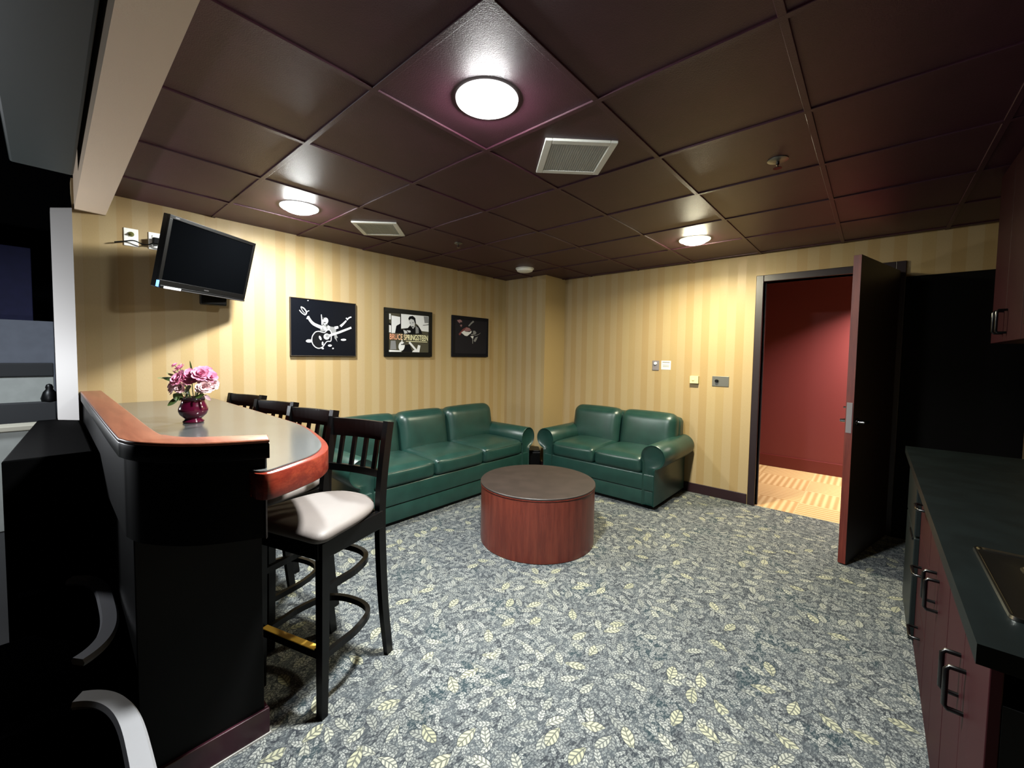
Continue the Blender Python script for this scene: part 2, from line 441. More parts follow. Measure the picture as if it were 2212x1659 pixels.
# door leaf: hinged at the right jamb and swung into the room past square
d = thing('door_1', 'mahogany door standing open into the room, face darkened as if shaded, lit edge towards camera', 'door', (4.545, -0.105, 0), 0)
d['kind'] = 'structure'
DL = 0.885
dang = math.atan2(0.128 + 0.085, 3.695 - 4.53)
d.rotation_euler = (0, 0, dang)
bm = B(); box(bm, 0.012, DL, -0.0225, 0.0225, 0.008, 2.145, 0.002); obj('door_leaf', bm, M['door_shaded'], d)
bm = B(); box(bm, DL + 0.0005, DL + 0.0030, -0.0215, 0.0215, 0.010, 2.143); e = obj('edge_band', bm, M['door_edge'], d); e['label'] = 'reddish mahogany edge of the door'
bm = B(); box(bm, DL + 0.0032, DL + 0.0052, -0.016, 0.016, 0.93, 1.14, 0.0008); e = obj('latch_plate', bm, M['grey_plastic'], d); e['label'] = 'grey metal lock plate on the door edge'
for s in (-1, 1):
    bm = B(); lathe(bm, [(0.026, 0), (0.026, 0.008), (0.012, 0.011), (0.011, 0.045)], 20)
    for v in bm.verts: v.co = Vector((DL - 0.062 + v.co.x, s * (0.0226 + v.co.z), 1.005 + v.co.y))
    sweep(bm, smoothpath([(DL - 0.056, s * 0.062, 1.005), (DL - 0.09, s * 0.066, 1.005), (DL - 0.13, s * 0.066, 1.003), (DL - 0.175, s * 0.060, 1.0)]), [(a * 1.0, b * 1.4) for a, b in circ(0.0075, 10)])
    obj('lever_handle', bm, M['chrome'], d, 40)
bm = B(); lathe(bm, [(0.016, 0), (0.016, 0.012), (0.006, 0.014), (0.006, 0.03)], 16)
for v in bm.verts: v.co = Vector((DL - 0.062 + v.co.x, -(0.0226 + v.co.z), 1.10 + v.co.y))
obj('thumb_turn', bm, M['chrome'], d, 40)
for z in (0.25, 1.05, 1.9):
    bm = B(); lathe(bm, [(0.007, 0), (0.007, 0.1)], 12, (0.0, -0.02, z)); obj('hinge', bm, M['steel'], d, 40)

# ------------------------------------------------------------------ ceiling fittings
def can_light(x, y, z, label, rad, col, lens=1.0, spread=172, r=0.112):
    t = thing('ceiling_light', label, 'ceiling light', (x, y, z), 0, 'recessed ceiling lights')
    bm = B(); lathe(bm, [(r - 0.012, -0.003), (r - 0.006, -0.010), (r + 0.004, -0.011), (r + 0.010, -0.007), (r + 0.012, 0.002)], 56, cap=False)
    e = obj('trim_ring', bm, mat('glowing_glass_lip', (0.9, 0.9, 0.9), 0.3, emit=(col, 1.6)), t, 60)
    bm = B(); lathe(bm, [(r - 0.012, -0.004), (r - 0.016, -0.014), (r - 0.028, -0.026), (r - 0.05, -0.034), (r * 0.3, -0.039), (0.0001, -0.040)], 48, cap=False)
    m = mat('lit_lens', (0.9, 0.9, 0.9), 0.4, emit=(col, LENS * lens))
    obj('lens', bm, m, t, 60)
    l = bpy.data.lights.new('lamp', 'AREA'); l.shape = 'DISK'; l.size = 0.17; l.energy = rad; l.color = col; l.spread = math.radians(spread)
    lo = bpy.data.objects.new('lamp', l); COL.objects.link(lo); lo.location = (0, 0, -0.043); lo.parent = t
    return t
cool = (0.97, 1.0, 0.97); warm = (1.0, 0.93, 0.66)
can_light(1.185, 1.18, CZ, 'large bright white round ceiling light nearest the camera', LAMP_COOL * 1.08, cool, 0.62, 148)
can_light(1.195, 3.01, CZ, 'white round ceiling light near the television wall', LAMP_COOL * 0.49, cool, 0.6, 178)
can_light(3.70, 1.18, CZ, 'yellowish round ceiling light near the open door', LAMP_WARM * 1.1, warm, 0.5, 165)

def vent(x, y, label):
    t = thing('air_vent', label, 'air vent', (x, y, CZ), PI / 4, 'square ceiling vents')
    s = 0.171
    bm = B()
    for x0, x1, y0, y1 in ((-s, s, -s, -s + 0.034), (-s, s, s - 0.034, s), (-s, -s + 0.034, -s + 0.034, s - 0.034), (s - 0.034, s, -s + 0.034, s - 0.034)):
        box(bm, x0, x1, y0, y1, -0.011, 0.002, 0.003)
    obj('frame', bm, M['vent_white'], t)
    bm = B(); i = s - 0.034; box(bm, -i, i, -i, i, -0.004, 0.002)
    k = -i
    while k < i: box(bm, -i, i, k, k + 0.004, -0.008, -0.003); k += 0.0115
    obj('grille', bm, mat('vent_mesh', srgb(170, 170, 164, 1.0), 0.6), t)
    return t
vent(1.803, 1.172, 'white square ceiling vent set diagonally beside the nearest light')
vent(1.81, 3.003, 'white square ceiling vent set diagonally beside the light near the television')

def sprinkler(x, y, label, k=1.0):
    t = thing('sprinkler_head', label, 'sprinkler', (x, y, CZ), 0, 'fire sprinkler heads')
    bm = B(); lathe(bm, [(0.046 * k, 0.002), (0.046 * k, -0.004), (0.030 * k, -0.010), (0.018 * k, -0.011)], 32); obj('escutcheon', bm, M['steel'], t, 40)
    bm = B(); lathe(bm, [(0.008 * k, -0.010), (0.008 * k, -0.026), (0.004 * k, -0.028), (0.004 * k, -0.040), (0.019 * k, -0.041), (0.019 * k, -0.043)], 20)
    for s in (-1, 1): sweep(bm, [(s * 0.006, 0, -0.022), (s * 0.014, 0, -0.03), (s * 0.008, 0, -0.041)], circ(0.002, 6), up=(0, 1, 0))
    obj('deflector', bm, M['chrome'], t, 40)
sprinkler(2.488, 0.406, 'chrome sprinkler head on the dark ceiling left of the open door')
sprinkler(2.50, 2.833, 'small sprinkler head on the ceiling right of the far square vent', 0.8)
t = thing('smoke_detector', 'round off-white smoke detector on the ceiling by the corner column', 'smoke detector', (3.70, 3.04, CZ))
bm = B(); lathe(bm, [(0.105, 0.002), (0.105, -0.012), (0.098, -0.016)], 40); obj('base', bm, M['vent_white'], t, 40)
bm = B(); lathe(bm, [(0.094, -0.016), (0.088, -0.034), (0.062, -0.044), (0.02, -0.047), (0.0001, -0.047)], 40, cap=False); obj('cover', bm, M['white_plastic'], t, 40)

# ------------------------------------------------------------------ the bar
bar = thing('bar_counter', 'black bar with grey laminate top and raised mahogany ledge', 'bar', (0.33, 2.7, 0))
def at_(bm, ox=-0.33, oy=-2.7, oz=0):
    for v in bm.verts: v.co += Vector((ox, oy, oz))
    return bm
bm = B(); box(bm, 0.160, 0.510, 1.645, WY - 0.002, 0.0, 0.992, 0.003); obj('body', at_(bm), M['bar_body'], bar)
edge = [(v.x, v.y) for v in smoothpath([(0.850, WY - 0.002, 0), (0.848, 3.0, 0), (0.846, 2.45, 0), (0.836, 2.08, 0), (0.775, 1.75, 0), (0.712, 1.545, 0), (0.634, 1.430, 0), (0.530, 1.360, 0), (0.450, 1.322, 0), (0.418, 1.322, 0), (0.402, 1.345, 0)], 8)] + [(0.396, 1.40), (0.385, 1.47), (0.30, 1.56), (0.22, 1.66), (0.20, 1.80), (0.20, WY - 0.002)]
bm = B(); prism(bm, edge, 0.992, 1.072, 0.004); e = obj('edge_band', at_(bm), M['mahog_edge'], bar, 40); e['label'] = 'rounded mahogany edge under the grey top'
cx_, cy_ = 0.45, 2.7
inner = [(x - 0.018 * min(1, max(0, (x - 0.40) / 0.1)), (y + 0.020 * max(0, min(1, (2.2 - y) / 0.7))) if y < 3.5 else y) for x, y in edge]
bm = B(); prism(bm, inner, 1.0722, 1.0775, 0.001); e = obj('laminate_top', at_(bm), M['bar_lam'], bar); e['label'] = 'glossy grey laminate bar top'
out_ = smoothpath([(0.133, WY - 0.002, 0), (0.133, 2.6, 0), (0.134, 1.80, 0), (0.141, 1.655, 0), (0.176, 1.560, 0), (0.252, 1.462, 0), (0.338, 1.403, 0), (0.444, 1.355, 0)], 8)
inn_ = smoothpath([(0.466, 1.437, 0), (0.372, 1.496, 0), (0.290, 1.555, 0), (0.246, 1.640, 0), (0.230, 1.78, 0), (0.230, 2.6, 0), (0.230, WY - 0.002, 0)], 8)
led = [(v.x, v.y) for v in out_] + [(v.x, v.y) for v in inn_]
bm = B(); prism(bm, led, 1.155, 1.167, 0.005, 3); e = obj('ledge', at_(bm), M['mahogX'], bar, 40); e['label'] = 'raised mahogany ledge curving around the near end'
bm = B(); prism(bm, led, 1.108, 1.1545, 0.003); obj('shaded_ledge_fascia', at_(bm), M['black_wood'], bar, 40)  # unlit ledge front, its shade put in as black wood colour
def shrink(pts, k):
    n = len(pts); o = []
    for i in range(n):
        a, b, c = Vector(pts[i - 1]), Vector(pts[i]), Vector(pts[(i + 1) % n])
        t_ = (c - a).normalized(); o.append((b.x - t_.y * k, b.y + t_.x * k))
    return o
def area2(p): return sum(p[i - 1][0] * p[i][1] - p[i][0] * p[i - 1][1] for i in range(len(p)))
ins = shrink(led, 0.012 if area2(led) > 0 else -0.012)
ins = [(x, min(y, WY - 0.002)) for x, y in ins]
bm = B(); prism(bm, ins, 0.86, 1.109); obj('ledge_panel', at_(bm), M['bar_body'], bar, 40)
bm = B(); box(bm, 0.150, 0.524, 1.632, 1.645, 0.006, 0.10, 0.003); box(bm, 0.510, 0.523, 1.645, WY - 0.015, 0.006, 0.10, 0.003); obj('baseboard', at_(bm), mat('maroon_base', srgb(70, 28, 42), 0.3), bar)
bm = B(); box(bm, 0.150, 0.527, 1.628, 1.640, 0.0, 0.0065); e = obj('base_strip', at_(bm), M['white_paint'], bar); e['label'] = 'thin pale strip along the foot of the bar'

# ------------------------------------------------------------------ flowers
vb = (0.477, 2.50, 1.0776)
t = thing('flower_vase', 'small burgundy glazed vase on the bar top', 'vase', vb)
bm = B(); lathe(bm, [(0.0, 0.0), (0.040, 0.0), (0.044, 0.004), (0.043, 0.010), (0.036, 0.016), (0.034, 0.020), (0.042, 0.028), (0.055, 0.042), (0.0605, 0.058), (0.060, 0.070), (0.055, 0.086), (0.049, 0.100), (0.047, 0.112), (0.050, 0.122), (0.054, 0.127), (0.051, 0.127), (0.045, 0.114), (0.044, 0.10), (0.05, 0.08), (0.045, 0.05), (0.0001, 0.04)], 44, cap=False)
obj('body', bm, M['vase'], t, 60)
bq = thing('flower_bouquet', 'bunch of pink silk flowers with green leaves in the burgundy vase', 'flowers', (vb[0], vb[1], vb[2] + 0.06))
def blossom_mesh(r, col1, col2, seed):
    rnd = random.Random(seed); bm = B()
    for ring, (n, tilt, s) in enumerate(((9, 0.25, 1.0), (8, 0.6, 0.86), (7, 0.95, 0.7), (5, 1.3, 0.5))):
        for k in range(n):
            a = 2 * PI * k / n + ring * 0.4 + rnd.uniform(-.15, .15); L_ = r * s * rnd.uniform(.85, 1.1); W_ = L_ * 0.42
            Mx = Matrix.Rotation(a, 4, 'Z') @ Matrix.Rotation(-tilt + rnd.uniform(-.15, .15), 4, 'Y')
            rows = []
            for u in (0.0, 0.35, 0.7, 0.92, 1.0):
                ww = W_ * math.sin(PI * min(0.97, 0.12 + u * 0.8)) ** 0.7
                zz = 0.35 * L_ * (u * u - u) + rnd.uniform(-.03, .03) * L_
                rows.append([bm.verts.new(Mx @ Vector((L_ * u, q * ww, zz + abs(q) * ww * 0.35))) for q in (-1, -0.4, 0.4, 1)])
            for p_, q_ in zip(rows, rows[1:]):
                for i in range(3): bm.faces.new((p_[i], p_[i + 1], q_[i + 1], q_[i]))
    return bm
pink = mat('pink_silk', srgb(248, 160, 196, 0.75), 0.8, var=0.1); pale = mat('pale_pink_silk', srgb(244, 202, 206, 0.75), 0.8, var=0.1); mauve = mat('mauve_rose_silk', srgb(196, 160, 168, 0.75), 0.8, var=0.12)
green = mat('leaf_green', srgb(74, 98, 40, 0.75), 0.6, var=0.3); ivory = mat('pale_leaf', srgb(206, 206, 150, 0.75), 0.6, var=0.1)
# image right is roughly (+0.67,-0.74), towards the camera is (-0.74,-0.67)
def P3(r_, f_, z_): return Vector((0.67 * r_ - 0.74 * f_, -0.74 * r_ - 0.67 * f_, z_))
fl = [(0.020, 0.03, 0.165, 0.048, pink), (0.062, 0.03, 0.178, 0.044, pink), (-0.022, 0.05, 0.158, 0.042, pink), (-0.060, 0.0, 0.205, 0.030, pink), (0.085, 0.0, 0.165, 0.040, pink),
      (0.040, -0.03, 0.185, 0.040, pink), (0.078, 0.035, 0.118, 0.038, pale), (0.095, 0.0, 0.130, 0.034, pale), (-0.085, 0.02, 0.120, 0.030, mauve), (-0.100, 0.0, 0.100, 0.026, mauve), (-0.040, 0.055, 0.125, 0.036, pale), (-0.01, 0.06, 0.115, 0.03, pale), (-0.085, 0, 0.220, 0.018, pink)]
for i, (r_, f_, z_, s_, m_) in enumerate(fl):
    bm = blossom_mesh(s_, None, None, i); p_ = P3(r_, f_, z_)
    dirv = (P3(r_ * 1.1, f_ + 0.055, (z_ - 0.09) * 0.9)).normalized(); q_ = Vector((0, 0, 1)).rotation_difference(dirv).to_matrix().to_4x4()
    for v in bm.verts: v.co = p_ + q_ @ v.co
    obj('blossom', bm, m_, bq, 60)
    bm = B(); sweep(bm, smoothpath([(0.012 * math.cos(i), 0.012 * math.sin(i), 0.0), tuple(p_ * 0.35 + Vector((0, 0, 0.035))), tuple(p_)], 5), circ(0.0018, 6), up=(0.3, 1, 0.1)); obj('stem', bm, green, bq, 60)
def leaf(a0, a1, wd, m_, droop=0.0):
    bm = B(); a0, a1 = Vector(a0), Vector(a1); t_ = a1 - a0; s_ = t_.cross(Vector((-0.74, -0.67, 0.6))).normalized()
    rows = []
    for k in range(9):
        u = k / 8; c_ = a0 + t_ * u + Vector((0, 0, -droop * u * u)); ww = wd * math.sin(PI * (0.06 + 0.92 * u)) ** 0.8
        n_ = t_.cross(s_).normalized()
        rows.append([bm.verts.new(c_ - s_ * ww), bm.verts.new(c_ + n_ * ww * 0.25), bm.verts.new(c_ + s_ * ww)])
    for a_, b_ in zip(rows, rows[1:]):
        for i in range(2): bm.faces.new((a_[i], a_[i + 1], b_[i + 1], b_[i]))
    obj('leaf', bm, m_, bq, 60)
leaf(P3(-0.045, 0.02, 0.145), P3(-0.150, 0.0, 0.160), 0.011, green); leaf(P3(-0.14, 0.0, 0.158), P3(-0.175, 0, 0.158), 0.005, ivory)
leaf(P3(-0.05, 0.0, 0.15), P3(-0.13, 0.0, 0.185), 0.007, ivory); leaf(P3(-0.02, 0.02, 0.16), P3(-0.10, 0.0, 0.195), 0.006, ivory)
leaf(P3(0.0, 0.055, 0.10), P3(0.045, 0.07, 0.125), 0.018, green); leaf(P3(-0.03, 0.05, 0.07), P3(-0.07, 0.07, 0.03), 0.016, green)
leaf(P3(0.05, 0.05, 0.07), P3(0.10, 0.06, 0.085), 0.012, green); leaf(P3(0.0, 0.05, 0.075), P3(0.03, 0.07, 0.09), 0.02, green)
leaf(P3(0.0, 0.0, 0.17), P3(-0.012, 0.0, 0.245), 0.005, green); leaf(P3(-0.02, 0.04, 0.06), P3(-0.05, 0.06, 0.085), 0.02, green)
leaf(P3(0.08, 0.03, 0.08), P3(0.115, 0.04, 0.055), 0.009, mauve)

# ------------------------------------------------------------------ bar stools
def make_stool(label, loc, rotz):
    t = thing('bar_stool', label, 'bar stool', loc, rotz, 'slat-back stools along the bar')
    fw, ra, w_, ta, tw = 0.178, 0.392, 0.179, 0.403, 0.171
    for s in (-1, 1):
        bm = B(); sweep(bm, [(s * fw, 0, 0.0), (s * fw, 0.004, 0.30), (s * fw, 0.008, 0.70)], rect(0.036, 0.036), up=(0, 1, 0), scale=[0.82, 0.95, 1.05])
        obj('front_leg', bm, M['black_wood'], t)
        bm = B()
        pth = smoothpath([(s * w_, ra, 0.0), (s * (w_ - 0.002), ra - 0.035, 0.28), (s * (w_ - 0.004), ra - 0.052, 0.60), (s * (w_ - 0.005), ra - 0.045, 0.80), (s * tw, ta - 0.022, 1.00), (s * tw, ta, 1.112)], 5)
        sweep(bm, pth, rect(0.028, 0.044), up=(0, 1, 0), scale=[0.85 + 0.15 * min(1, i / 8) for i in range(len(pth))])
        obj('back_post', bm, M['black_wood'], t)
    def arcpath(hw, sag, y, z, n=10): return [(-hw + 2 * hw * k / n, y + sag * (1 - ((2 * k / n) - 1) ** 2), z) for k in range(n + 1)]
    bm = B(); sweep(bm, arcpath(tw - 0.012, 0.018, ta - 0.010, 1.066), rect(0.020, 0.086)); obj('crest_rail', bm, M['black_wood'], t)
    bm = B(); sweep(bm, arcpath(w_ - 0.018, 0.016, ta - 0.042, 0.872), rect(0.018, 0.034)); obj('lower_rail', bm, M['black_wood'], t)
    for k in range(4):
        x = (-0.108 + 0.072 * k); sg = 0.017 * (1 - (x / tw) ** 2)
        bm = B(); sweep(bm, [(x, ta - 0.042 + sg, 0.885), (x, ta - 0.026 + sg, 0.96), (x, ta - 0.012 + sg, 1.028)], rect(0.022, 0.012), up=(0, 1, 0)); obj('slat', bm, M['black_wood'], t)
    # seat: wide straight front, rounded tapering back
    def seat_out(k):
        pts = [(-0.218, -0.045, 0), (-0.10, -0.055, 0), (0.10, -0.055, 0), (0.218, -0.045, 0), (0.222, 0.06, 0), (0.205, 0.20, 0), (0.165, 0.31, 0), (0.09, 0.372, 0), (0.0, 0.388, 0), (-0.09, 0.372, 0), (-0.165, 0.31, 0), (-0.205, 0.20, 0), (-0.222, 0.06, 0)]
        q = 1 - k / 0.22
        return [Vector((v.x * q, 0.165 + (v.y - 0.165) * q, 0)) for v in smoothpath(pts, 5, True)]
    rings = [(0.016, 0.712), (0.004, 0.722), (0.0, 0.734), (0.004, 0.748), (0.016, 0.758), (0.04, 0.765), (0.085, 0.769)]
    bm = B(); rr = []
    for k, z in rings:
        rr.append([bm.verts.new((v.x, v.y, z)) for v in seat_out(k)])
    for a_, b_ in zip(rr, rr[1:]):
        n = len(a_)
        for i in range(n): bm.faces.new((a_[i], a_[(i + 1) % n], b_[(i + 1) % n], b_[i]))
    bm.faces.new(rr[0][::-1]); bm.faces.new(rr[-1])
    e = obj('seat', bm, M['vinyl'], t, 50); e['label'] = 'taupe padded seat'
    bm = B()
    for x0, x1, y0, y1 in ((-0.196, -0.166, 0.0, 0.335), (0.166, 0.196, 0.0, 0.335), (-0.178, 0.178, -0.016, 0.012), (-0.166, 0.166, 0.318, 0.340)): box(bm, x0, x1, y0, y1, 0.635, 0.713, 0.003)
    obj('apron', bm, M['black_wood'], t)
    for z, hw, yb in ((0.50, 0.170, 0.335), (0.235, 0.172, 0.345)):
        pts = [(-hw, 0.0, z), (-hw, 0.10, z), (-hw, 0.19, z), (-hw * 0.80, yb - 0.045, z), (-hw * 0.35, yb, z), (hw * 0.35, yb, z), (hw * 0.80, yb - 0.045, z), (hw, 0.19, z), (hw, 0.10, z), (hw, 0.0, z)]
        bm = B(); sweep(bm, smoothpath(pts, 5), rect(0.020, 0.026)); obj('ring_stretcher', bm, M['black_wood'], t)
    bm = B(); box(bm, -fw, fw, -0.010, 0.012, 0.235, 0.272, 0.003); fs_ = obj('foot_rail', bm, M['black_wood'], t)
    bm = B(); box(bm, -0.15, 0.15, -0.013, 0.0145, 0.2705, 0.2745, 0.001); e = obj('brass_plate', bm, M['brass'], fs_); e['label'] = 'brass wear plate on the foot rail'
    return t
R_ = lambda deg: math.radians(deg) - PI / 2
st = make_stool('nearest black slat-back bar stool, its taupe seat in full view', (0.630, 1.725, 0), R_(18.4))
dup(st, (0.629, 2.277, 0), R_(16.8), 'second black slat-back bar stool, just behind the nearest one')
dup(st, (0.619, 2.794, 0), R_(18.2), 'third black slat-back bar stool from the camera, along the bar')
dup(st, (0.621, 3.370, 0), R_(19.5), 'farthest black slat-back bar stool, by the wallpapered wall')

# ------------------------------------------------------------------ sofas
def make_sofa(name, label, loc, rotz, Wd, ncush, D=0.82):
    t = thing(name, label, 'sofa', loc, rotz)
    po = Wd / 2 - 0.10; pi_ = po - 0.12
    bm = B(); box(bm, -po + 0.03, po - 0.03, 0.04, D - 0.03, 0.0, 0.045); obj('plinth', bm, M['black_plastic'], t)
    bm = B(); box(bm, -po + 0.004, po - 0.004, 0.012, D - 0.01, 0.035, 0.172, 0.006); obj('skirt', bm, M['leather'], t, 40)
    bm = B(); box(bm, -po + 0.002, po - 0.002, 0.0, D - 0.01, 0.176, 0.335, 0.014, 3); obj('front_rail', bm, M['leather'], t, 40)
    # arms: upright panel with a fat roll on top
    for s in (-1, 1):
        rc, rr_ = (0.098, 0.505), 0.115
        lv = [(0.04, 0.0, 0.12), (0.16, 0.0, 0.12), (0.30, 0.0, 0.12), (0.37, 0.0, 0.121), (0.392, 0.0, 0.126)]
        for k in range(1, 18):
            an = -PI / 2 + PI * k / 18; z = rc[1] + rr_ * math.sin(an); h_ = rr_ * math.cos(an)
            if z > 0.397: lv.append((z, min(0.0, rc[0] - h_) if z < rc[1] else rc[0] - h_, rc[0] + h_))
        bm = B(); rows = []
        for y, ins_ in ((0.016, 0.030), (0.002, 0.014), (-0.008, 0.004), (-0.004, 0.0), (D * 0.5, 0.0), (D - 0.02, 0.0)):
            row = []
            for z, xl, xr in lv:
                q_ = min(ins_, (xr - xl) * 0.4); zz = z - (ins_ * max(0, (z - rc[1]) / rr_) if z > rc[1] else 0)
                row.append((bm.verts.new((s * (pi_ + xl + q_), y, zz)), bm.verts.new((s * (pi_ + xr - q_), y, zz))))
            rows.append(row)
        for ra_, rb_ in zip(rows, rows[1:]):
            for i in range(len(lv) - 1):
                bm.faces.new((ra_[i][0], ra_[i + 1][0], rb_[i + 1][0], rb_[i][0])); bm.faces.new((ra_[i][1], ra_[i + 1][1], rb_[i + 1][1], rb_[i][1]))
            bm.faces.new((ra_[-1][0], ra_[-1][1], rb_[-1][1], rb_[-1][0])); bm.faces.new((ra_[0][0], ra_[0][1], rb_[0][1], rb_[0][0]))
        for row in (rows[0], rows[-1]):
            for i in range(len(lv) - 1): bm.faces.new((row[i][0], row[i][1], row[i + 1][1], row[i + 1][0]))
        obj('arm', bm, M['leather'], t, 60)
    # back frame
    bm = B(); cushion(bm, (0, D - 0.10, 0.43), (po - 0.01, 0.095, 0.385), 0.07, n=10); obj('back_frame', bm, M['leather'], t, 60)
    cw = 2 * pi_ / ncush
    for k in range(ncush):
        x = -pi_ + cw * (k + 0.5)
        bm = B(); cushion(bm, (x, 0.285, 0.408), (cw / 2 - 0.003, 0.300, 0.080), 0.045, (0, 0.014, 0.028), n=14); e = obj('seat_cushion', bm, M['leather'], t, 60)
        bm = B(); hx = cw / 2 - 0.02
        sweep(bm, [(x - hx, -0.010, 0.459), (x - hx / 2, -0.016, 0.462), (x, -0.019, 0.463), (x + hx / 2, -0.016, 0.462), (x + hx, -0.010, 0.459)], circ(0.0045, 8)); obj('piping', bm, M['leather'], e, 60)
    bw = 2 * (po - 0.015) / ncush
    for k in range(ncush):
        lo = -pi_ + cw * k; hi = lo + cw
        if k == 0: lo = -(po - 0.02)
        if k == ncush - 1: hi = po - 0.02
        Mx = Matrix.Translation((0, 0.60, 0.42)) @ Matrix.Rotation(math.radians(-9), 4, 'X')
        bm = B(); cushion(bm, ((lo + hi) / 2, 0, 0.20), ((hi - lo) / 2 - 0.002, 0.105, 0.225), 0.090, (0, 0.022, 0.010), n=14, M=Mx)
        obj('back_cushion', bm, M['leather'], t, 60)
    return t
make_sofa('three_seat_sofa', 'long dark green leather sofa with three cushions against the picture wall', (2.62, 2.905, 0), 0, 2.28, 3)
make_sofa('loveseat', 'short dark green leather loveseat with two cushions on the door wall', (3.735, 2.110, 0), -PI / 2, 1.48, 2)

# ------------------------------------------------------------------ drum table
t = thing('coffee_table', 'round drum-shaped mahogany coffee table with a dark top', 'coffee table', (2.555, 1.935, 0))
bm = B(); lathe(bm, [(0.438, 0.0), (0.442, 0.004), (0.442, 0.440), (0.438, 0.4445)], 96); obj('drum', bm, M['mahog'], t, 40)
bm = B(); lathe(bm, [(0.443, 0.4447), (0.446, 0.447), (0.446, 0.456), (0.443, 0.459), (0.0001, 0.4592)], 96, cap=False); obj('top', bm, M['tabletop'], t, 40)
bm = B(); lathe(bm, [(0.4432, 0.4385), (0.4465, 0.4395), (0.4465, 0.4445), (0.4432, 0.4455)], 96, cap=False); obj('edge_strip', bm, M['mahog_edge'], t, 40)

# dark bin in the gap between the sofas
t = thing('waste_bin', 'dark bin half hidden in the gap between the two sofas', 'bin', (3.985, 3.09, 0), 0.75)
bm = B(); prism(bm, [(-0.11, -0.07), (0.11, -0.07), (0.11, 0.07), (-0.11, 0.07)], 0.0, 0.27, 0.01); obj('body', bm, M['black_plastic'], t)
bm = B(); prism(bm, [(-0.116, -0.076), (0.116, -0.076), (0.116, 0.076), (-0.116, 0.076)], 0.271, 0.292, 0.008); obj('rim', bm, M['black_plastic'], t)

# ------------------------------------------------------------------ television
TLc, TRc, BRc, BLc = (Vector(q) for q in ((0.509, 3.157, 2.245), (1.068, 3.497, 2.243), (1.009, 3.591, 1.812), (0.450, 3.251, 1.813)))
ctr = (TLc + TRc + BRc + BLc) / 4
ux = ((TRc - TLc) + (BRc - BLc)).normalized(); uz = ((TLc - BLc) + (TRc - BRc)); uz = (uz - ux * uz.dot(ux)).normalized(); uy = uz.cross(ux)
tv = thing('television', 'black flat-screen television tilted down on a wall bracket', 'television', ctr)
tv.rotation_euler = Matrix((ux, uy, uz)).transposed().to_euler()
hw, hh = 0.327, 0.2226
bm = B()
box(bm, -hw, hw, 0.004, 0.045, -hh, hh, 0.005); obj('case', bm, M['black_plastic'], tv)
bm = B()
for x0, x1, z0, z1 in ((-hw, hw, hh - 0.022, hh), (-hw, hw, -hh + 0.02, -hh + 0.052), (-hw, -hw + 0.022, -hh + 0.052, hh - 0.022), (hw - 0.022, hw, -hh + 0.052, hh - 0.022)): box(bm, x0, x1, -0.006, 0.006, z0, z1, 0.002)
obj('bezel', bm, M['black_plastic'], tv)
bm = B(); box(bm, -hw + 0.02, hw - 0.02, -0.001, 0.006, -hh + 0.05, hh - 0.02); obj('screen', bm, M['screen'], tv)
bm = B(); box(bm, -hw + 0.012, hw - 0.004, -0.012, 0.012, -hh, -hh + 0.020, 0.004); sb = obj('speaker_bar', bm, M['black_plastic'], tv)
bm = B(); box(bm, -hw + 0.15, hw - 0.006, -0.0135, -0.011, -hh + 0.004, -hh + 0.009); obj('silver_line', bm, M['silver'], sb)
bm = B(); box(bm, -hw + 0.034, -hw + 0.145, -0.0145, -0.011, -hh + 0.002, -hh + 0.016, 0.001); e = obj('glare_strip', bm, mat('glare_white', srgb(245, 245, 250), 0.4, emit=((1, 1, 1), 0.6)), sb); e['label'] = 'painted glare strip at the lower left of the television'  # self-lit white standing in for light reflected on the speaker bar
bm = B(); box(bm, -hw - 0.001, -hw + 0.006, -0.010, 0.006, -hh + 0.006, -hh + 0.046, 0.002); e = obj('indicator', bm, M['led'], tv); e['label'] = 'glowing blue indicator at the corner'
bm = B(); box(bm, -hw + 0.034, -hw + 0.060, -0.0068, -0.0060, hh - 0.014, hh - 0.008); obj('badge', bm, M['silver'], tv)
bm = B(); box(bm, -0.018, 0.018, -0.0068, -0.0060, -hh + 0.030, -hh + 0.036); obj('badge', bm, M['silver'], tv)
bk = bpy.data.objects.new('wall_bracket', None)
inv = tv.matrix_basis if False else (Matrix.Translation(ctr) @ tv.rotation_euler.to_matrix().to_4x4())
iv = inv.inverted()
bm = B()
back = ctr + uy * 0.05
box(bm, -0.09, 0.09, 0.046, 0.060, -0.09, 0.09, 0.004)
for v in bm.verts: v.co = inv @ v.co
box(bm, 0.66, 0.76, WY - 0.016, WY - 0.001, 1.93, 2.13, 0.004)
sweep(bm, [tuple(back), tuple(back + uy * 0.05), (0.80, 3.62, 2.03), (0.71, WY - 0.05, 2.03), (0.71, WY - 0.012, 2.03)], rect(0.045, 0.05))
box(bm, 0.74, 0.90, 3.575, 3.63, 1.765, 1.86, 0.01)
for v in bm.verts: v.co = iv @ v.co
obj('wall_bracket', bm, M['black_plastic'], tv)

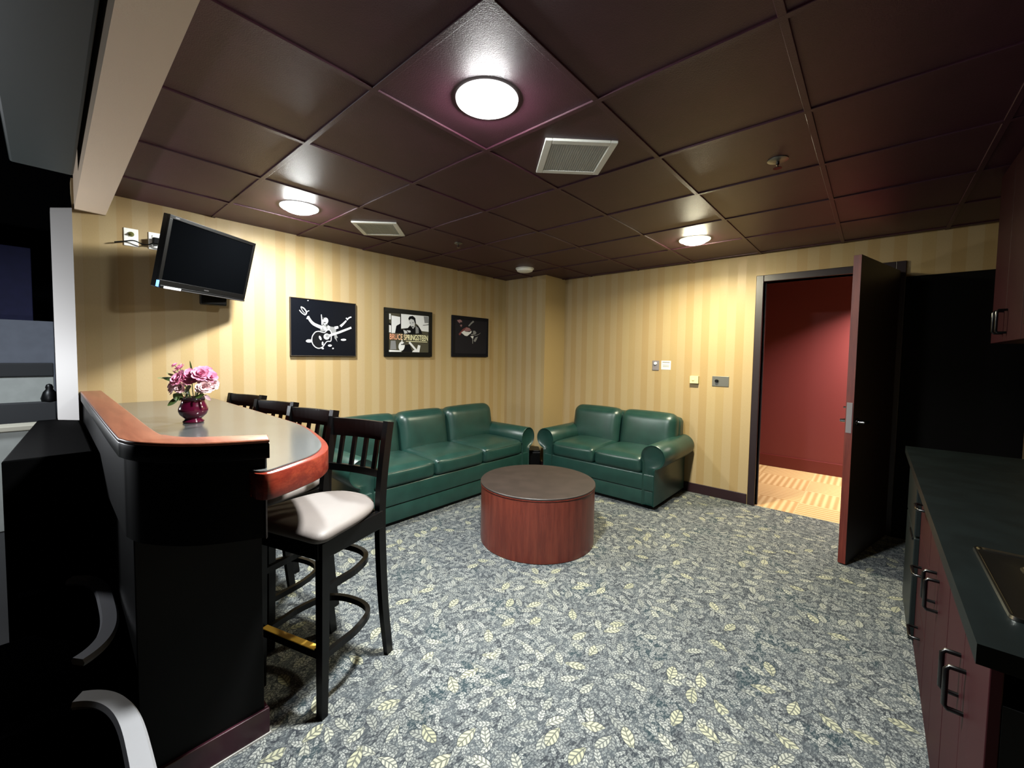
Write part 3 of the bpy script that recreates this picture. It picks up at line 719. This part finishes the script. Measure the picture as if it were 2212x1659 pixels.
def plate(name, label, cat, x0, x1, z0, z1, m, t=0.007):
    o = thing(name, label, cat, ((x0 + x1) / 2, WY, (z0 + z1) / 2))
    bm = B(); box(bm, (x0 - x1) / 2, (x1 - x0) / 2, -t, -0.0005, (z0 - z1) / 2, (z1 - z0) / 2, 0.002); obj('cover', bm, m, o)
    return o
o = plate('cable_outlet', 'white cable plate on the wall farther from the television', 'outlet', 0.359, 0.431, 2.125, 2.24, M['white_plastic'])
bm = B(); lathe(bm, [(0.016, 0), (0.015, 0.006), (0.006, 0.007), (0.006, 0.022)], 16)
for v in bm.verts: v.co = Vector((v.co.x, -0.008 - v.co.z, v.co.y + 0.02))
e = obj('jack', bm, mat('tarnished_brass', srgb(150, 150, 80), 0.4, metal=0.5), o, 40)
o = plate('power_outlet', 'white power outlet with a black plug beside the television', 'outlet', 0.484, 0.556, 2.125, 2.24, M['white_plastic'])
bm = B(); box(bm, -0.017, 0.017, -0.012, -0.0072, 0.008, 0.040, 0.004); obj('socket', bm, M['white_plastic'], o); bm = B(); box(bm, -0.017, 0.017, -0.012, -0.0072, -0.045, -0.012, 0.004); obj('socket', bm, M['white_plastic'], o)
def wall_to_tv(bm):
    for v in bm.verts: v.co = iv @ (v.co + Vector((0.52, WY - 0.03, 2.165)))
    return bm
bm = B(); sweep(bm, smoothpath([(-0.21, 0.0, -0.035), (-0.16, -0.005, -0.020), (-0.115, -0.008, -0.008), (-0.07, -0.006, -0.022), (-0.04, -0.012, -0.018), (0.0, -0.02, 0.004), (0.03, -0.02, -0.016), (0.07, 0.0, -0.03), (0.14, -0.10, -0.08), (0.20, -0.10, -0.10)], 6), circ(0.004, 8)); cord = obj('power_cord', wall_to_tv(bm), M['black_plastic'], tv, 60)
bm = B(); box(bm, -0.022, 0.022, -0.030, 0.017, -0.012, 0.035, 0.008); obj('plug', wall_to_tv(bm), M['black_plastic'], cord)

# ------------------------------------------------------------------ pictures
def flat(name, parent, m, polys, y):
    bm = B()
    for k, pts in enumerate(polys):
        vs_ = [bm.verts.new((x, y - 0.00004 * k, z)) for x, z in pts]
        try: bm.faces.new(vs_)
        except ValueError: pass
    bmesh.ops.triangulate(bm, faces=bm.faces[:])
    for f in bm.faces:
        f.normal_update()
        if f.normal.y > 0: f.normal_flip()
    me = bpy.data.meshes.new(name); bm.to_mesh(me); bm.free()
    return link(name, me, m, parent)

class Pic:
    """a framed picture; shapes on it are drawn in the picture's own coordinates"""
    def __init__(s, label, x0, x1, z0, z1, border, quad, face_m, frame_m):
        s.w, s.h = x1 - x0, z1 - z0; s.b = border; s.quad = quad
        s.o = thing('framed_picture', label, 'picture', ((x0 + x1) / 2, WY, (z0 + z1) / 2), 0, 'framed music photographs')
        W2, H2 = s.w / 2, s.h / 2; bm = B()
        b_ = max(border, 0.006)
        for a in ((-W2, W2, H2 - b_, H2), (-W2, W2, -H2, -H2 + b_), (-W2, -W2 + b_, -H2 + b_, H2 - b_), (W2 - b_, W2, -H2 + b_, H2 - b_)): box(bm, a[0], a[1], -0.024, -0.001, a[2], a[3], 0.002)
        obj('frame', bm, frame_m, s.o)
        bm = B(); box(bm, -W2 + b_, W2 - b_, -0.019, -0.001, -H2 + b_, H2 - b_); s.p = obj('print', bm, face_m, s.o)
        s.y = -0.0192; s.n = 0
    def q(s, x, y):
        (tlx, tly), (trx, try_), (blx, bly), (brx, bry) = s.quad
        u, v = 0.5, 0.5
        for _ in range(12):                                   # invert the bilinear patch
            px = (1 - u) * (1 - v) * tlx + u * (1 - v) * trx + (1 - u) * v * blx + u * v * brx
            py = (1 - u) * (1 - v) * tly + u * (1 - v) * try_ + (1 - u) * v * bly + u * v * bry
            u += (x - px) / (trx - tlx); v += (y - py) / ((1 - u) * (bly - tly) + u * (bry - try_))
        iw, ih = s.w - 2 * s.b, s.h - 2 * s.b
        return (-iw / 2 + u * iw, ih / 2 - v * ih)
    def draw(s, m, polys):
        s.n += 1
        me = s.p.data; bm = B(); bm.from_mesh(me); me.materials.append(m)
        for k, pl in enumerate(polys):
            ps = [s.q(*p) for p in pl]
            if sum(ps[i - 1][0] * ps[i][1] - ps[i][0] * ps[i - 1][1] for i in range(len(ps))) < 0: ps.reverse()
            f = bm.faces.new([bm.verts.new((x, s.y - 0.0003 * s.n - 0.00004 * k, z)) for x, z in ps]); f.material_index = len(me.materials) - 1
        bm.to_mesh(me); bm.free()

def stroke(pts, w0, w1=None, sm=True):
    w1 = w0 if w1 is None else w1
    P = smoothpath([(x, y, 0) for x, y in pts], 5) if sm and len(pts) > 2 else [Vector((x, y, 0)) for x, y in pts]
    out = []; n = len(P)
    for i in range(n - 1):
        d0 = P[min(i + 1, n - 1)] - P[max(i - 1, 0)]; d1 = P[min(i + 2, n - 1)] - P[i]
        n0 = Vector((-d0.y, d0.x, 0)).normalized(); n1 = Vector((-d1.y, d1.x, 0)).normalized()
        a = (w0 + (w1 - w0) * i / (n - 1)) / 2; b = (w0 + (w1 - w0) * (i + 1) / (n - 1)) / 2
        A, B_, C_, D_ = P[i] + n0 * a, P[i + 1] + n1 * b, P[i + 1] - n1 * b, P[i] - n0 * a
        out.append([(A.x, A.y), (B_.x, B_.y), (C_.x, C_.y), (D_.x, D_.y)])
    return out
def ell(cx, cy, rx, ry, rot=0.0, n=20):
    c, s = math.cos(rot), math.sin(rot)
    return [(cx + rx * math.cos(2 * PI * i / n) * c - ry * math.sin(2 * PI * i / n) * s, cy + rx * math.cos(2 * PI * i / n) * s + ry * math.sin(2 * PI * i / n) * c) for i in range(n)]
def ink(v, tint=(1, 1, 1)): return mat('ink_%d' % v, tuple(c * t for c, t in zip(srgb(v, v, v, 0.7), tint)), 0.7, spec=0.1)
I_w, I_l, I_g, I_d, I_k = ink(238), ink(205), ink(140), ink(70), ink(14, (1, 1, 1.3))

pframe = mat('black_picture_frame', srgb(16, 20, 22), 0.35, spec=0.12)
p1 = Pic('leftmost framed picture, a guitarist with arms flung wide on black', 1.388, 1.984, 1.400, 1.904, 0.004, [(240, 205), (1625, 355), (255, 1455), (1640, 1468)], mat('black_print', srgb(12, 16, 26), 0.4, spec=0.12), mat('thin_wooden_edge', srgb(70, 56, 34), 0.5))
p1.draw(I_g, [[(880, 800), (950, 770), (1010, 800), (1060, 830), (1185, 850), (1180, 990), (1080, 985), (1040, 900), (960, 930), (880, 930), (835, 915)], [(1140, 1010), (1190, 1000), (1225, 1070), (1190, 1080), (1215, 1160), (1150, 1080)]])
p1.draw(I_w, stroke([(585, 610), (625, 690), (690, 765), (770, 810), (880, 855)], 42, 70) + stroke([(1150, 860), (1230, 845)], 60, 50) + stroke([(1280, 825), (1340, 775), (1410, 705)], 52, 30) + stroke([(1425, 690), (1475, 645), (1530, 628)], 30, 26)
        + stroke([(858, 572), (868, 680), (876, 790)], 14, 26) + stroke([(440, 410), (500, 440), (548, 510), (545, 560), (515, 582)], 22) + stroke([(412, 480), (460, 540), (515, 580)], 16) + stroke([(440, 430), (478, 500), (520, 550)], 9) + stroke([(545, 560), (565, 510), (604, 492)], 16) + [ell(570, 655, 20, 16), ell(1412, 655, 18, 12)])
p1.draw(I_l, [ell(945, 712, 64, 74, 0.2), [(900, 810), (960, 850), (985, 900), (940, 915), (905, 870)], [(990, 800), (1045, 830), (1040, 890), (1000, 880)]])
p1.draw(I_d, [ell(930, 745, 30, 14, -0.1), [(880, 640), (900, 625), (920, 650), (905, 690)], [(955, 785), (1000, 775), (1000, 815), (965, 830)], [(1245, 815), (1262, 800), (1275, 830), (1258, 842)]])
gbody = [(1078, 965), (1045, 908), (990, 905), (935, 955), (875, 950), (800, 932), (725, 958), (668, 1055), (672, 1180), (730, 1265), (810, 1298), (895, 1262), (930, 1210), (985, 1150), (1062, 1140), (1072, 1050)]
p1.draw(I_k, [[(v.x, v.y) for v in smoothpath([(x, y, 0) for x, y in gbody], 4, True)]])
p1.draw(I_w, stroke(gbody + [gbody[0]], 17))
p1.draw(I_l, stroke([(985, 1040), (1250, 955), (1530, 855)], 52, 44, False) + [ell(975, 1045, 66, 66)])
p1.draw(I_w, [ell(610, 1140, 66, 34), ell(1350, 1115, 62, 22), ell(838, 1075, 22, 50, -0.4), ell(888, 1195, 18, 42), ell(1045, 1238, 42, 22), ell(890, 1298, 26, 18, 0.4), ell(1115, 1300, 18, 14), ell(582, 275, 14, 8)])
p1.draw(I_g, [ell(985, 1030, 36, 36)])

p2 = Pic('middle framed picture, a black and white poster with a name across it', 2.294, 2.895, 1.404, 1.902, 0.048, [(300, 395), (1270, 480), (300, 1325), (1250, 1340)], mat('olive_print', srgb(100, 96, 78), 0.5, spec=0.12), pframe)
p2.draw(I_w, [[(300, 420), (345, 430), (345, 560), (300, 560)], [(300, 690), (350, 700), (350, 870), (300, 860)], [(362, 465), (562, 500), (562, 660), (480, 700), (445, 880), (362, 880)], [(582, 425), (1270, 482), (1268, 850), (1080, 828), (1000, 700), (940, 650), (930, 540), (860, 480), (770, 500), (760, 560), (800, 690), (740, 760), (582, 775)], [(300, 1280), (560, 1292), (590, 1326), (300, 1325)]])
p2.draw(I_k, [[(752, 530), (785, 485), (860, 470), (925, 520), (942, 640), (915, 650), (885, 565), (820, 540), (768, 575)], [(560, 430), (582, 432), (582, 880), (440, 885), (470, 715), (560, 655)], [(820, 700), (870, 780), (960, 690), (1040, 760), (1100, 900), (700, 915), (590, 880), (560, 800), (740, 760)], [(300, 640), (352, 660), (352, 695), (300, 690)], [(1115, 690), (1265, 668), (1265, 684), (1115, 702)], [(600, 1170), (780, 1150), (850, 1330), (600, 1325)]])
p2.draw(I_g, [[(1140, 480), (1262, 490), (1262, 640), (1160, 640)], [(930, 700), (1000, 760), (1010, 880), (930, 890)], [(345, 1060), (450, 1060), (470, 1270), (330, 1270)]])
p2.draw(I_l, [[(768, 575), (820, 542), (885, 565), (915, 650), (908, 725), (868, 780), (812, 712), (775, 640)], [(630, 800), (715, 830), (745, 875), (660, 900)], [(710, 810), (800, 820), (810, 860), (760, 870)]])
p2.draw(I_d, [ell(865, 632, 16, 9), ell(800, 640, 14, 8), ell(855, 730, 34, 12), [(720, 825), (745, 880), (715, 860)]])
p2.draw(I_w, [ell(590, 1190, 72, 112, 0.15), stroke([(770, 1095), (940, 1290)], 46)[0], [(985, 1160), (1045, 1175), (1015, 1335), (835, 1330), (870, 1285), (950, 1280)], [(590, 1040), (612, 1040), (605, 1120), (580, 1120)]])
p2.draw(I_d, [ell(600, 1150, 26, 14), ell(640, 1140, 20, 26)])
cu = bpy.data.curves.new('words', 'FONT'); cu.body = 'BRUCE SPRINGSTEEN'; cu.size = 1.0; cu.offset = 0.012
tmp = bpy.data.objects.new('words', cu); COL.objects.link(tmp)
bpy.context.view_layer.update()
me = bpy.data.meshes.new_from_object(tmp.evaluated_get(bpy.context.evaluated_depsgraph_get()))
bpy.data.objects.remove(tmp)
xs = [v.co.x for v in me.vertices]; ys = [v.co.y for v in me.vertices]
ax, az = p2.q(318, 1030); bx_, bz = p2.q(1238, 935); tz = p2.q(318, 893)[1]
tz0 = p2.q(318, 1030)[1]
for v in me.vertices:
    v.co = Vector((ax + (v.co.x - min(xs)) / (max(xs) - min(xs)) * (bx_ - ax), p2.y - 0.0036, tz0 + (v.co.y - min(ys)) / (max(ys) - min(ys)) * (tz - tz0)))
tm = bpy.data.materials.new('cream_lettering'); tm.use_nodes = True; g = G(tm)
tm.node_tree.links.new(g.mix(g.ss(g.xyz(g.coord())[0], -0.2, 0.02), srgb(232, 160, 124, 0.9), srgb(238, 232, 188, 0.9)), tm.node_tree.nodes['Principled BSDF'].inputs['Base Color'])
e = link('lettering', me, tm, p2.p); e['label'] = 'cream capital letters BRUCE SPRINGSTEEN'
flat('underline', p2.p, tm, [[p2.q(690, 1068), p2.q(1220, 1086), p2.q(1220, 1098), p2.q(690, 1080)]], p2.y - 0.0036)

p3 = Pic('rightmost framed picture, a dim red and white guitar on near black', 3.192, 3.796, 1.408, 1.899, 0.040, [(270, 345), (1105, 440), (262, 1325), (1090, 1335)], mat('charcoal_print', srgb(40, 40, 50), 0.45, spec=0.12), mat('navy_black_frame', srgb(20, 24, 36), 0.35, spec=0.12))
pinkish = mat('pink_ink', srgb(186, 134, 140), 0.6); redd = mat('red_ink', srgb(150, 60, 66), 0.6)
p3.draw(redd, [[(360, 780), (470, 640), (560, 585), (600, 590), (500, 680), (430, 760), (390, 820)]])
p3.draw(pinkish, [[(320, 390), (400, 372), (440, 400), (452, 450), (405, 445), (390, 480), (350, 440)], [(395, 530), (440, 510), (450, 550), (425, 585)], [(500, 680), (560, 600), (640, 610), (690, 680), (620, 700), (540, 710)]])
p3.draw(I_w, [[(428, 740), (500, 682), (540, 715), (640, 725), (700, 690), (690, 745), (580, 838), (520, 826)], [(665, 842), (752, 832), (738, 905), (715, 905)]])
p3.draw(I_g, stroke([(620, 560), (690, 480), (755, 425)], 34, 44) + stroke([(725, 905), (725, 1050)], 24, 14) + [[(735, 690), (790, 690), (830, 745), (800, 790), (700, 815), (675, 790), (740, 770)], [(770, 995), (752, 965), (800, 880), (870, 850), (830, 950), (800, 1000)]] + stroke([(770, 825), (870, 800), (940, 750)], 18, 8))

# ------------------------------------------------------------------ wall plates by the door
def wplate(name, label, cat, y0, y1, z0, z1, m, t):
    o = thing(name, label, cat, (WX, (y0 + y1) / 2, (z0 + z1) / 2))
    bm = B(); box(bm, -t, -0.0005, (y0 - y1) / 2, (y1 - y0) / 2, (z0 - z1) / 2, (z1 - z0) / 2, 0.002); obj('cover', bm, m, o)
    return o
def disc(r, t, x, y, z, n=20):
    bm = B(); lathe(bm, [(r, 0), (r, t * 0.8), (r * 0.85, t)], n)
    for v in bm.verts: v.co = Vector((x - v.co.z, y + v.co.x, z + v.co.y))
    return bm
o = wplate('volume_control', 'small upright grey wall plate left of the white notice', 'wall plate', 1.794, 1.868, 1.290, 1.398, M['grey_plastic'], 0.008)
obj('knob', disc(0.016, 0.014, -0.0082, 0.0, 0.022), M['white_plastic'], o, 40)
o = wplate('wall_notice', 'small white printed notice between the grey plate and the thermostat', 'notice', 1.664, 1.770, 1.299, 1.398, M['paper'], 0.0025)
bm = B()
for z, w_ in ((0.030, 0.040), (0.002, 0.038), (-0.008, 0.034), (-0.018, 0.036)): box(bm, -0.0031, -0.0026, -w_, w_, z - 0.002, z + (0.004 if z > 0.02 else 0.0008))
obj('printed_lines', bm, M['ink'], o)
o = wplate('thermostat', 'cream box thermostat standing off the wall above the loveseat', 'thermostat', 1.366, 1.450, 1.165, 1.243, M['cream_plastic'], 0.034)
obj('dial', disc(0.013, 0.004, -0.0342, 0.008, 0.0), M['cream_plastic'], o, 40)
o = wplate('switch_plate', 'wide brushed steel wall plate with a black knob nearest the door', 'switch', 1.082, 1.238, 1.147, 1.250, M['steel'], 0.006)
obj('knob', disc(0.016, 0.022, -0.0062, 0.033, 0.004), M['black_plastic'], o, 40)
bm = B()
for yy, zz in ((0.06, 0.038), (0.06, -0.038), (-0.06, 0.038), (-0.06, -0.038)): lathe(bm, [(0.003, 0), (0.003, 0.001)], 8, (yy, zz, 0))
for v in bm.verts: v.co = Vector((-0.0062 - v.co.z, v.co.x, v.co.y))
obj('screws', bm, M['steel'], o)

# ------------------------------------------------------------------ kitchen run on the right
CT = thing('countertop', 'black countertop running along the right wall to the door', 'countertop', (2.3, -0.48, 0.88))
bm = B()
hx0, hx1, hy0, hy1 = 1.285, 1.672, -0.610, -0.243
for x0, x1, y0, y1 in ((1.115, hx0, YB + 0.002, -0.160), (hx1, 3.45, YB + 0.002, -0.160), (hx0, hx1, hy1, -0.160), (hx0, hx1, YB + 0.002, hy0)): box(bm, x0, x1, y0, y1, 0.882, 0.920)
for v in bm.verts: v.co -= Vector((2.3, -0.48, 0.88))
obj('slab', bm, M['counter'], CT)
bm = B(); box(bm, 1.115, 3.45, YB + 0.001, YB + 0.022, 0.921, 1.02, 0.003)
for v in bm.verts: v.co -= Vector((2.3, -0.48, 0.88))
obj('backsplash', bm, M['counter'], CT)
sk = thing('sink', 'stainless steel sink set into the black countertop', 'sink', ((hx0 + hx1) / 2, (hy0 + hy1) / 2, 0.92))
a, b = (hx1 - hx0) / 2, (hy1 - hy0) / 2
bm = B()
def loop(x, y, z, r=0.03):
    P_ = []
    for sx, sy, a0 in ((1, 1, 0), (-1, 1, 90), (-1, -1, 180), (1, -1, 270)):
        for k in range(5):
            an = math.radians(a0 + 22.5 * k); P_.append(bm.verts.new((sx * (x - r) + r * math.cos(an), sy * (y - r) + r * math.sin(an), z)))
    return P_
lp = [loop(a + 0.022, b + 0.022, 0.0005, 0.016), loop(a + 0.0205, b + 0.0205, 0.007, 0.016), loop(a + 0.0165, b + 0.0165, 0.0075, 0.016), loop(a + 0.0135, b + 0.0135, 0.003, 0.018), loop(a - 0.045, b - 0.045, 0.0015, 0.04), loop(a - 0.052, b - 0.052, -0.02, 0.045), loop(a - 0.065, b - 0.065, -0.15, 0.05), loop(a - 0.10, b - 0.10, -0.17, 0.05)]
for p_, q_ in zip(lp, lp[1:]):
    n = len(p_)
    for i in range(n): bm.faces.new((p_[i], p_[(i + 1) % n], q_[(i + 1) % n], q_[i]))
bm.faces.new(lp[-1]); obj('basin', bm, mat('polished_steel', srgb(150, 152, 148, 0.8), 0.22, metal=1.0), sk, 40)
bm = B(); lathe(bm, [(0.045, 0), (0.045, 0.003), (0.03, 0.002), (0.0001, -0.002)], 24, (0, 0, -0.1695), cap=False); obj('drain', bm, M['chrome'], sk, 40)
fa = thing('faucet', 'chrome gooseneck faucet behind the sink', 'faucet', ((hx0 + hx1) / 2, -0.700, 0.9205))
bm = B(); lathe(bm, [(0.026, 0), (0.026, 0.006), (0.016, 0.012), (0.014, 0.05)], 20); obj('base', bm, M['chrome'], fa, 40)
bm = B(); sweep(bm, smoothpath([(0, 0, 0.05), (0, 0, 0.15), (0, 0.03, 0.20), (0, 0.09, 0.21), (0, 0.14, 0.18), (0, 0.15, 0.15)], 6), circ(0.010, 10), up=(1, 0, 0)); obj('spout', bm, M['chrome'], fa, 60)
bm = B(); sweep(bm, [(0.014, 0, 0.035), (0.05, 0.0, 0.05), (0.085, 0.0, 0.055)], circ(0.006, 8)); obj('lever', bm, M['chrome'], fa, 60)

def pull(parent, x, z, vertical=True, L_=0.11):
    h = L_ / 2; d_ = 0.034
    if vertical: pts = [(x, 0.0, z + h), (x, d_ - 0.006, z + h), (x, d_, z + h - 0.008), (x, d_, z), (x, d_, z - h + 0.008), (x, d_ - 0.006, z - h), (x, 0.0, z - h)]
    else: pts = [(x - h, 0.0, z), (x - h, d_ - 0.006, z), (x - h + 0.008, d_, z), (x, d_, z), (x + h - 0.008, d_, z), (x + h, d_ - 0.006, z), (x + h, 0.0, z)]
    bm = B(); sweep(bm, pts, circ(0.006, 10), up=(1, 0, 0) if vertical else (0, 0, 1)); return obj('handle', bm, M['handle'], parent, 60)
YF = -0.203
def base_cab(label, x0, x1, kind):
    t = thing('base_cabinet', label, 'cabinet', ((x0 + x1) / 2, YF, 0), 0, 'maroon base cabinets')
    w2 = (x1 - x0) / 2
    bm = B(); box(bm, -w2 + 0.0008, w2 - 0.0008, YB - YF + 0.002, -0.020, 0.0, 0.8815 if x0 > 1.8 else 0.735); obj('carcass', bm, M['bar_body'], t)
    if kind == 'doors':
        for s in (-1, 1):
            x_a, x_b = (0.0015, w2 - 0.002) if s > 0 else (-w2 + 0.002, -0.0015)
            bm = B(); box(bm, x_a, x_b, -0.0195, 0.0, 0.012, 0.872, 0.002); dd = obj('door', bm, M['cab'], t)
            pull(dd, s * 0.040, 0.600)
    else:
        for z0, z1 in ((0.012, 0.28), (0.284, 0.58), (0.584, 0.872)):
            bm = B(); box(bm, -w2 + 0.002, w2 - 0.002, -0.0195, 0.0, z0, z1, 0.002); dd = obj('drawer', bm, M['cab'], t)
            pull(dd, 0.0, (z0 + z1) / 2 + 0.04, False)
base_cab('nearest maroon base cabinet, paired doors under the sink', 1.275, 1.835, 'doors')
base_cab('second maroon base cabinet from the camera, paired doors with black pulls', 1.840, 2.40, 'doors')
base_cab('maroon drawer cabinet between the paired doors and the black fridge', 2.405, 2.86, 'drawers')
fr = thing('mini_fridge', 'black under-counter fridge at the far end of the maroon cabinets', 'fridge', (3.14, YF, 0))
bm = B(); box(bm, -0.275, 0.275, YB - YF + 0.03, -0.005, 0.01, 0.86, 0.006); obj('cabinet', bm, M['appl'], fr)
for z0, z1 in ((0.03, 0.55), (0.558, 0.855)):
    bm = B(); box(bm, -0.274, 0.274, -0.004, 0.020, z0, z1, 0.005); dd = obj('door', bm, M['appl'], fr)
    bm = B(); box(bm, -0.25, -0.08, 0.020, 0.026, z1 - 0.018, z1 - 0.004, 0.002); obj('handle', bm, M['handle'], dd)
def wall_cab(label, x0, x1):
    t = thing('wall_cabinet', label, 'cabinet', ((x0 + x1) / 2, -0.47, 1.532), 0, 'maroon wall cabinets')
    w2 = (x1 - x0) / 2
    bm = B(); box(bm, -w2 + 0.001, w2 - 0.001, YB + 0.47 + 0.002, -0.020, 0.0, 0.90); obj('carcass', bm, M['cab'], t)
    for s in (-1, 1):
        x_a, x_b = (0.0015, w2 - 0.002) if s > 0 else (-w2 + 0.002, -0.0015)
        bm = B(); box(bm, x_a, x_b, -0.0195, 0.0, 0.002, 0.898, 0.002); dd = obj('door', bm, M['cab'], t)
        pull(dd, s * 0.04, 0.10)
for k, (x0, x1, lb) in enumerate(((1.60, 2.22, 'maroon wall cabinet above the sink, nearest the camera'), (2.225, 2.845, 'middle maroon wall cabinet above the black countertop'), (2.85, 3.47, 'maroon wall cabinet at the far end, above the fridge'))):
    wall_cab(lb, x0, x1)

# ------------------------------------------------------------------ outside the window line
bm = B(); prism(bm, [(-0.052, 3.88), (0.124, 3.88), (0.124, 2.55), (-0.132, 2.55)], 0.0, 0.983, 0.006); struct('wall_sill', bm, mat('black_sill', srgb(4, 4, 5), 0.8, spec=0.03))
def ext(name, label, cat, x0, x1, y0, y1, z0, z1, m):
    bm = B(); box(bm, x0, x1, y0, y1, z0, z1, 0.008); return tag(obj(name, bm, m), label, cat)
ext('balcony_wall', 'pale balcony wall nearest the sill outside the window', 'wall', -1.6, -0.05, 5.0, 5.15, 0.0, 0.78, M['conc_pale'])
ext('wall_capping', 'cream capping along the nearest pale balcony wall', 'capping', -1.6, -0.04, 4.98, 5.17, 0.781, 0.825, mat('cream_cap', srgb(214, 208, 188), 0.7))
ext('partition', 'black partition behind the nearest pale balcony wall', 'partition', -1.9, 0.047, 6.0, 6.1, 0.0, 0.915, M['dark_conc'])
ext('balcony_wall', 'grey balcony wall between the two dark bands outside', 'wall', -2.2, 0.045, 7.0, 7.15, 0.0, 1.122, M['conc_pale'])
ext('rail_panel', 'dark rail along the top of the grey balcony wall', 'rail', -2.2, 0.046, 6.98, 7.17, 1.123, 1.27, M['dark_conc'])
ext('balcony_wall', 'tall blue-grey balcony wall farthest outside, below the navy panel', 'wall', -2.6, 0.068, 8.0, 8.2, 0.0, 1.79, M['conc_blue'])
ext('navy_panel', 'navy blue panel standing far outside above the balcony walls', 'panel', -2.9, -0.118, 9.0, 9.15, 0.0, 2.86, M['navy'])
ext('backdrop_wall', 'black arena wall behind the navy panel', 'wall', -9.0, 1.5, 12.0, 12.3, 0.0, 7.0, M['dark_conc'])
bm = B(); lathe(bm, [(0.055, 0), (0.062, 0.03), (0.045, 0.09), (0.025, 0.12), (0.028, 0.14), (0.02, 0.165), (0.0001, 0.175)], 24); e = obj('seat_post', bm, M['black_plastic'], None, 50); e.location = (0.006, 6.05, 0.9155); tag(e, 'small dark rounded post top on the black partition', 'post')

def tub_chair(label, x, y):
    t = thing('tub_chair', label, 'chair', (x, y, 0), 0, 'black tub chairs behind the bar')
    def so(a_, b_, z, n=30):
        o_ = []
        for k in range(n + 1):
            an = -PI * 0.5 + PI * k / n; c, s = math.cos(an), math.sin(an); e_ = 2 / 3.2
            o_.append((math.copysign(abs(c) ** e_, c) * a_, math.copysign(abs(s) ** e_, s) * b_, z))
        return o_
    bm = B(); rows = []
    for k, z in ((0.90, 0.10), (0.95, 0.25), (1.0, 0.485)):
        rows.append([bm.verts.new(q) for q in so(0.235 * k, 0.365 * k, z)])
    for k, z in ((0.86, 0.485), (0.82, 0.28), (0.78, 0.10)):
        rows.append([bm.verts.new(q) for q in so(0.235 * k, 0.365 * k, z)])
    for p_, q_ in zip(rows, rows[1:]):
        for i in range(len(p_) - 1): bm.faces.new((p_[i], p_[i + 1], q_[i + 1], q_[i]))
    obj('shell', bm, M['seat_black'], t, 50)
    bm = B(); sweep(bm, [q for q in so(0.222, 0.347, 0.495, 60) if q[0] > 0.13], [(-0.020, -0.010), (0.020, -0.010), (0.024, 0.0), (0.018, 0.011), (-0.018, 0.011), (-0.024, 0.0)]); e = obj('rim', bm, M['seat_rim'], t, 50); e['label'] = 'light grey curved rim of the chair'
    bm = B(); cushion(bm, (-0.10, 0, 0.30), (0.26, 0.28, 0.06), 0.04, n=8); obj('seat', bm, M['seat_black'], t, 50)
    for sx in (-0.25, 0.12):
        for sy in (-0.22, 0.22):
            bm = B(); lathe(bm, [(0.018, 0), (0.018, 0.25)], 12, (sx, sy, -0.004)); obj('leg', bm, M['seat_black'], t, 50)
    return t
tub_chair('nearest black tub chair with a light grey curved rim, behind the bar', -0.105, 1.22)
tub_chair('farther black tub chair with a grey rim, between the bar and the sill', -0.098, 2.06)
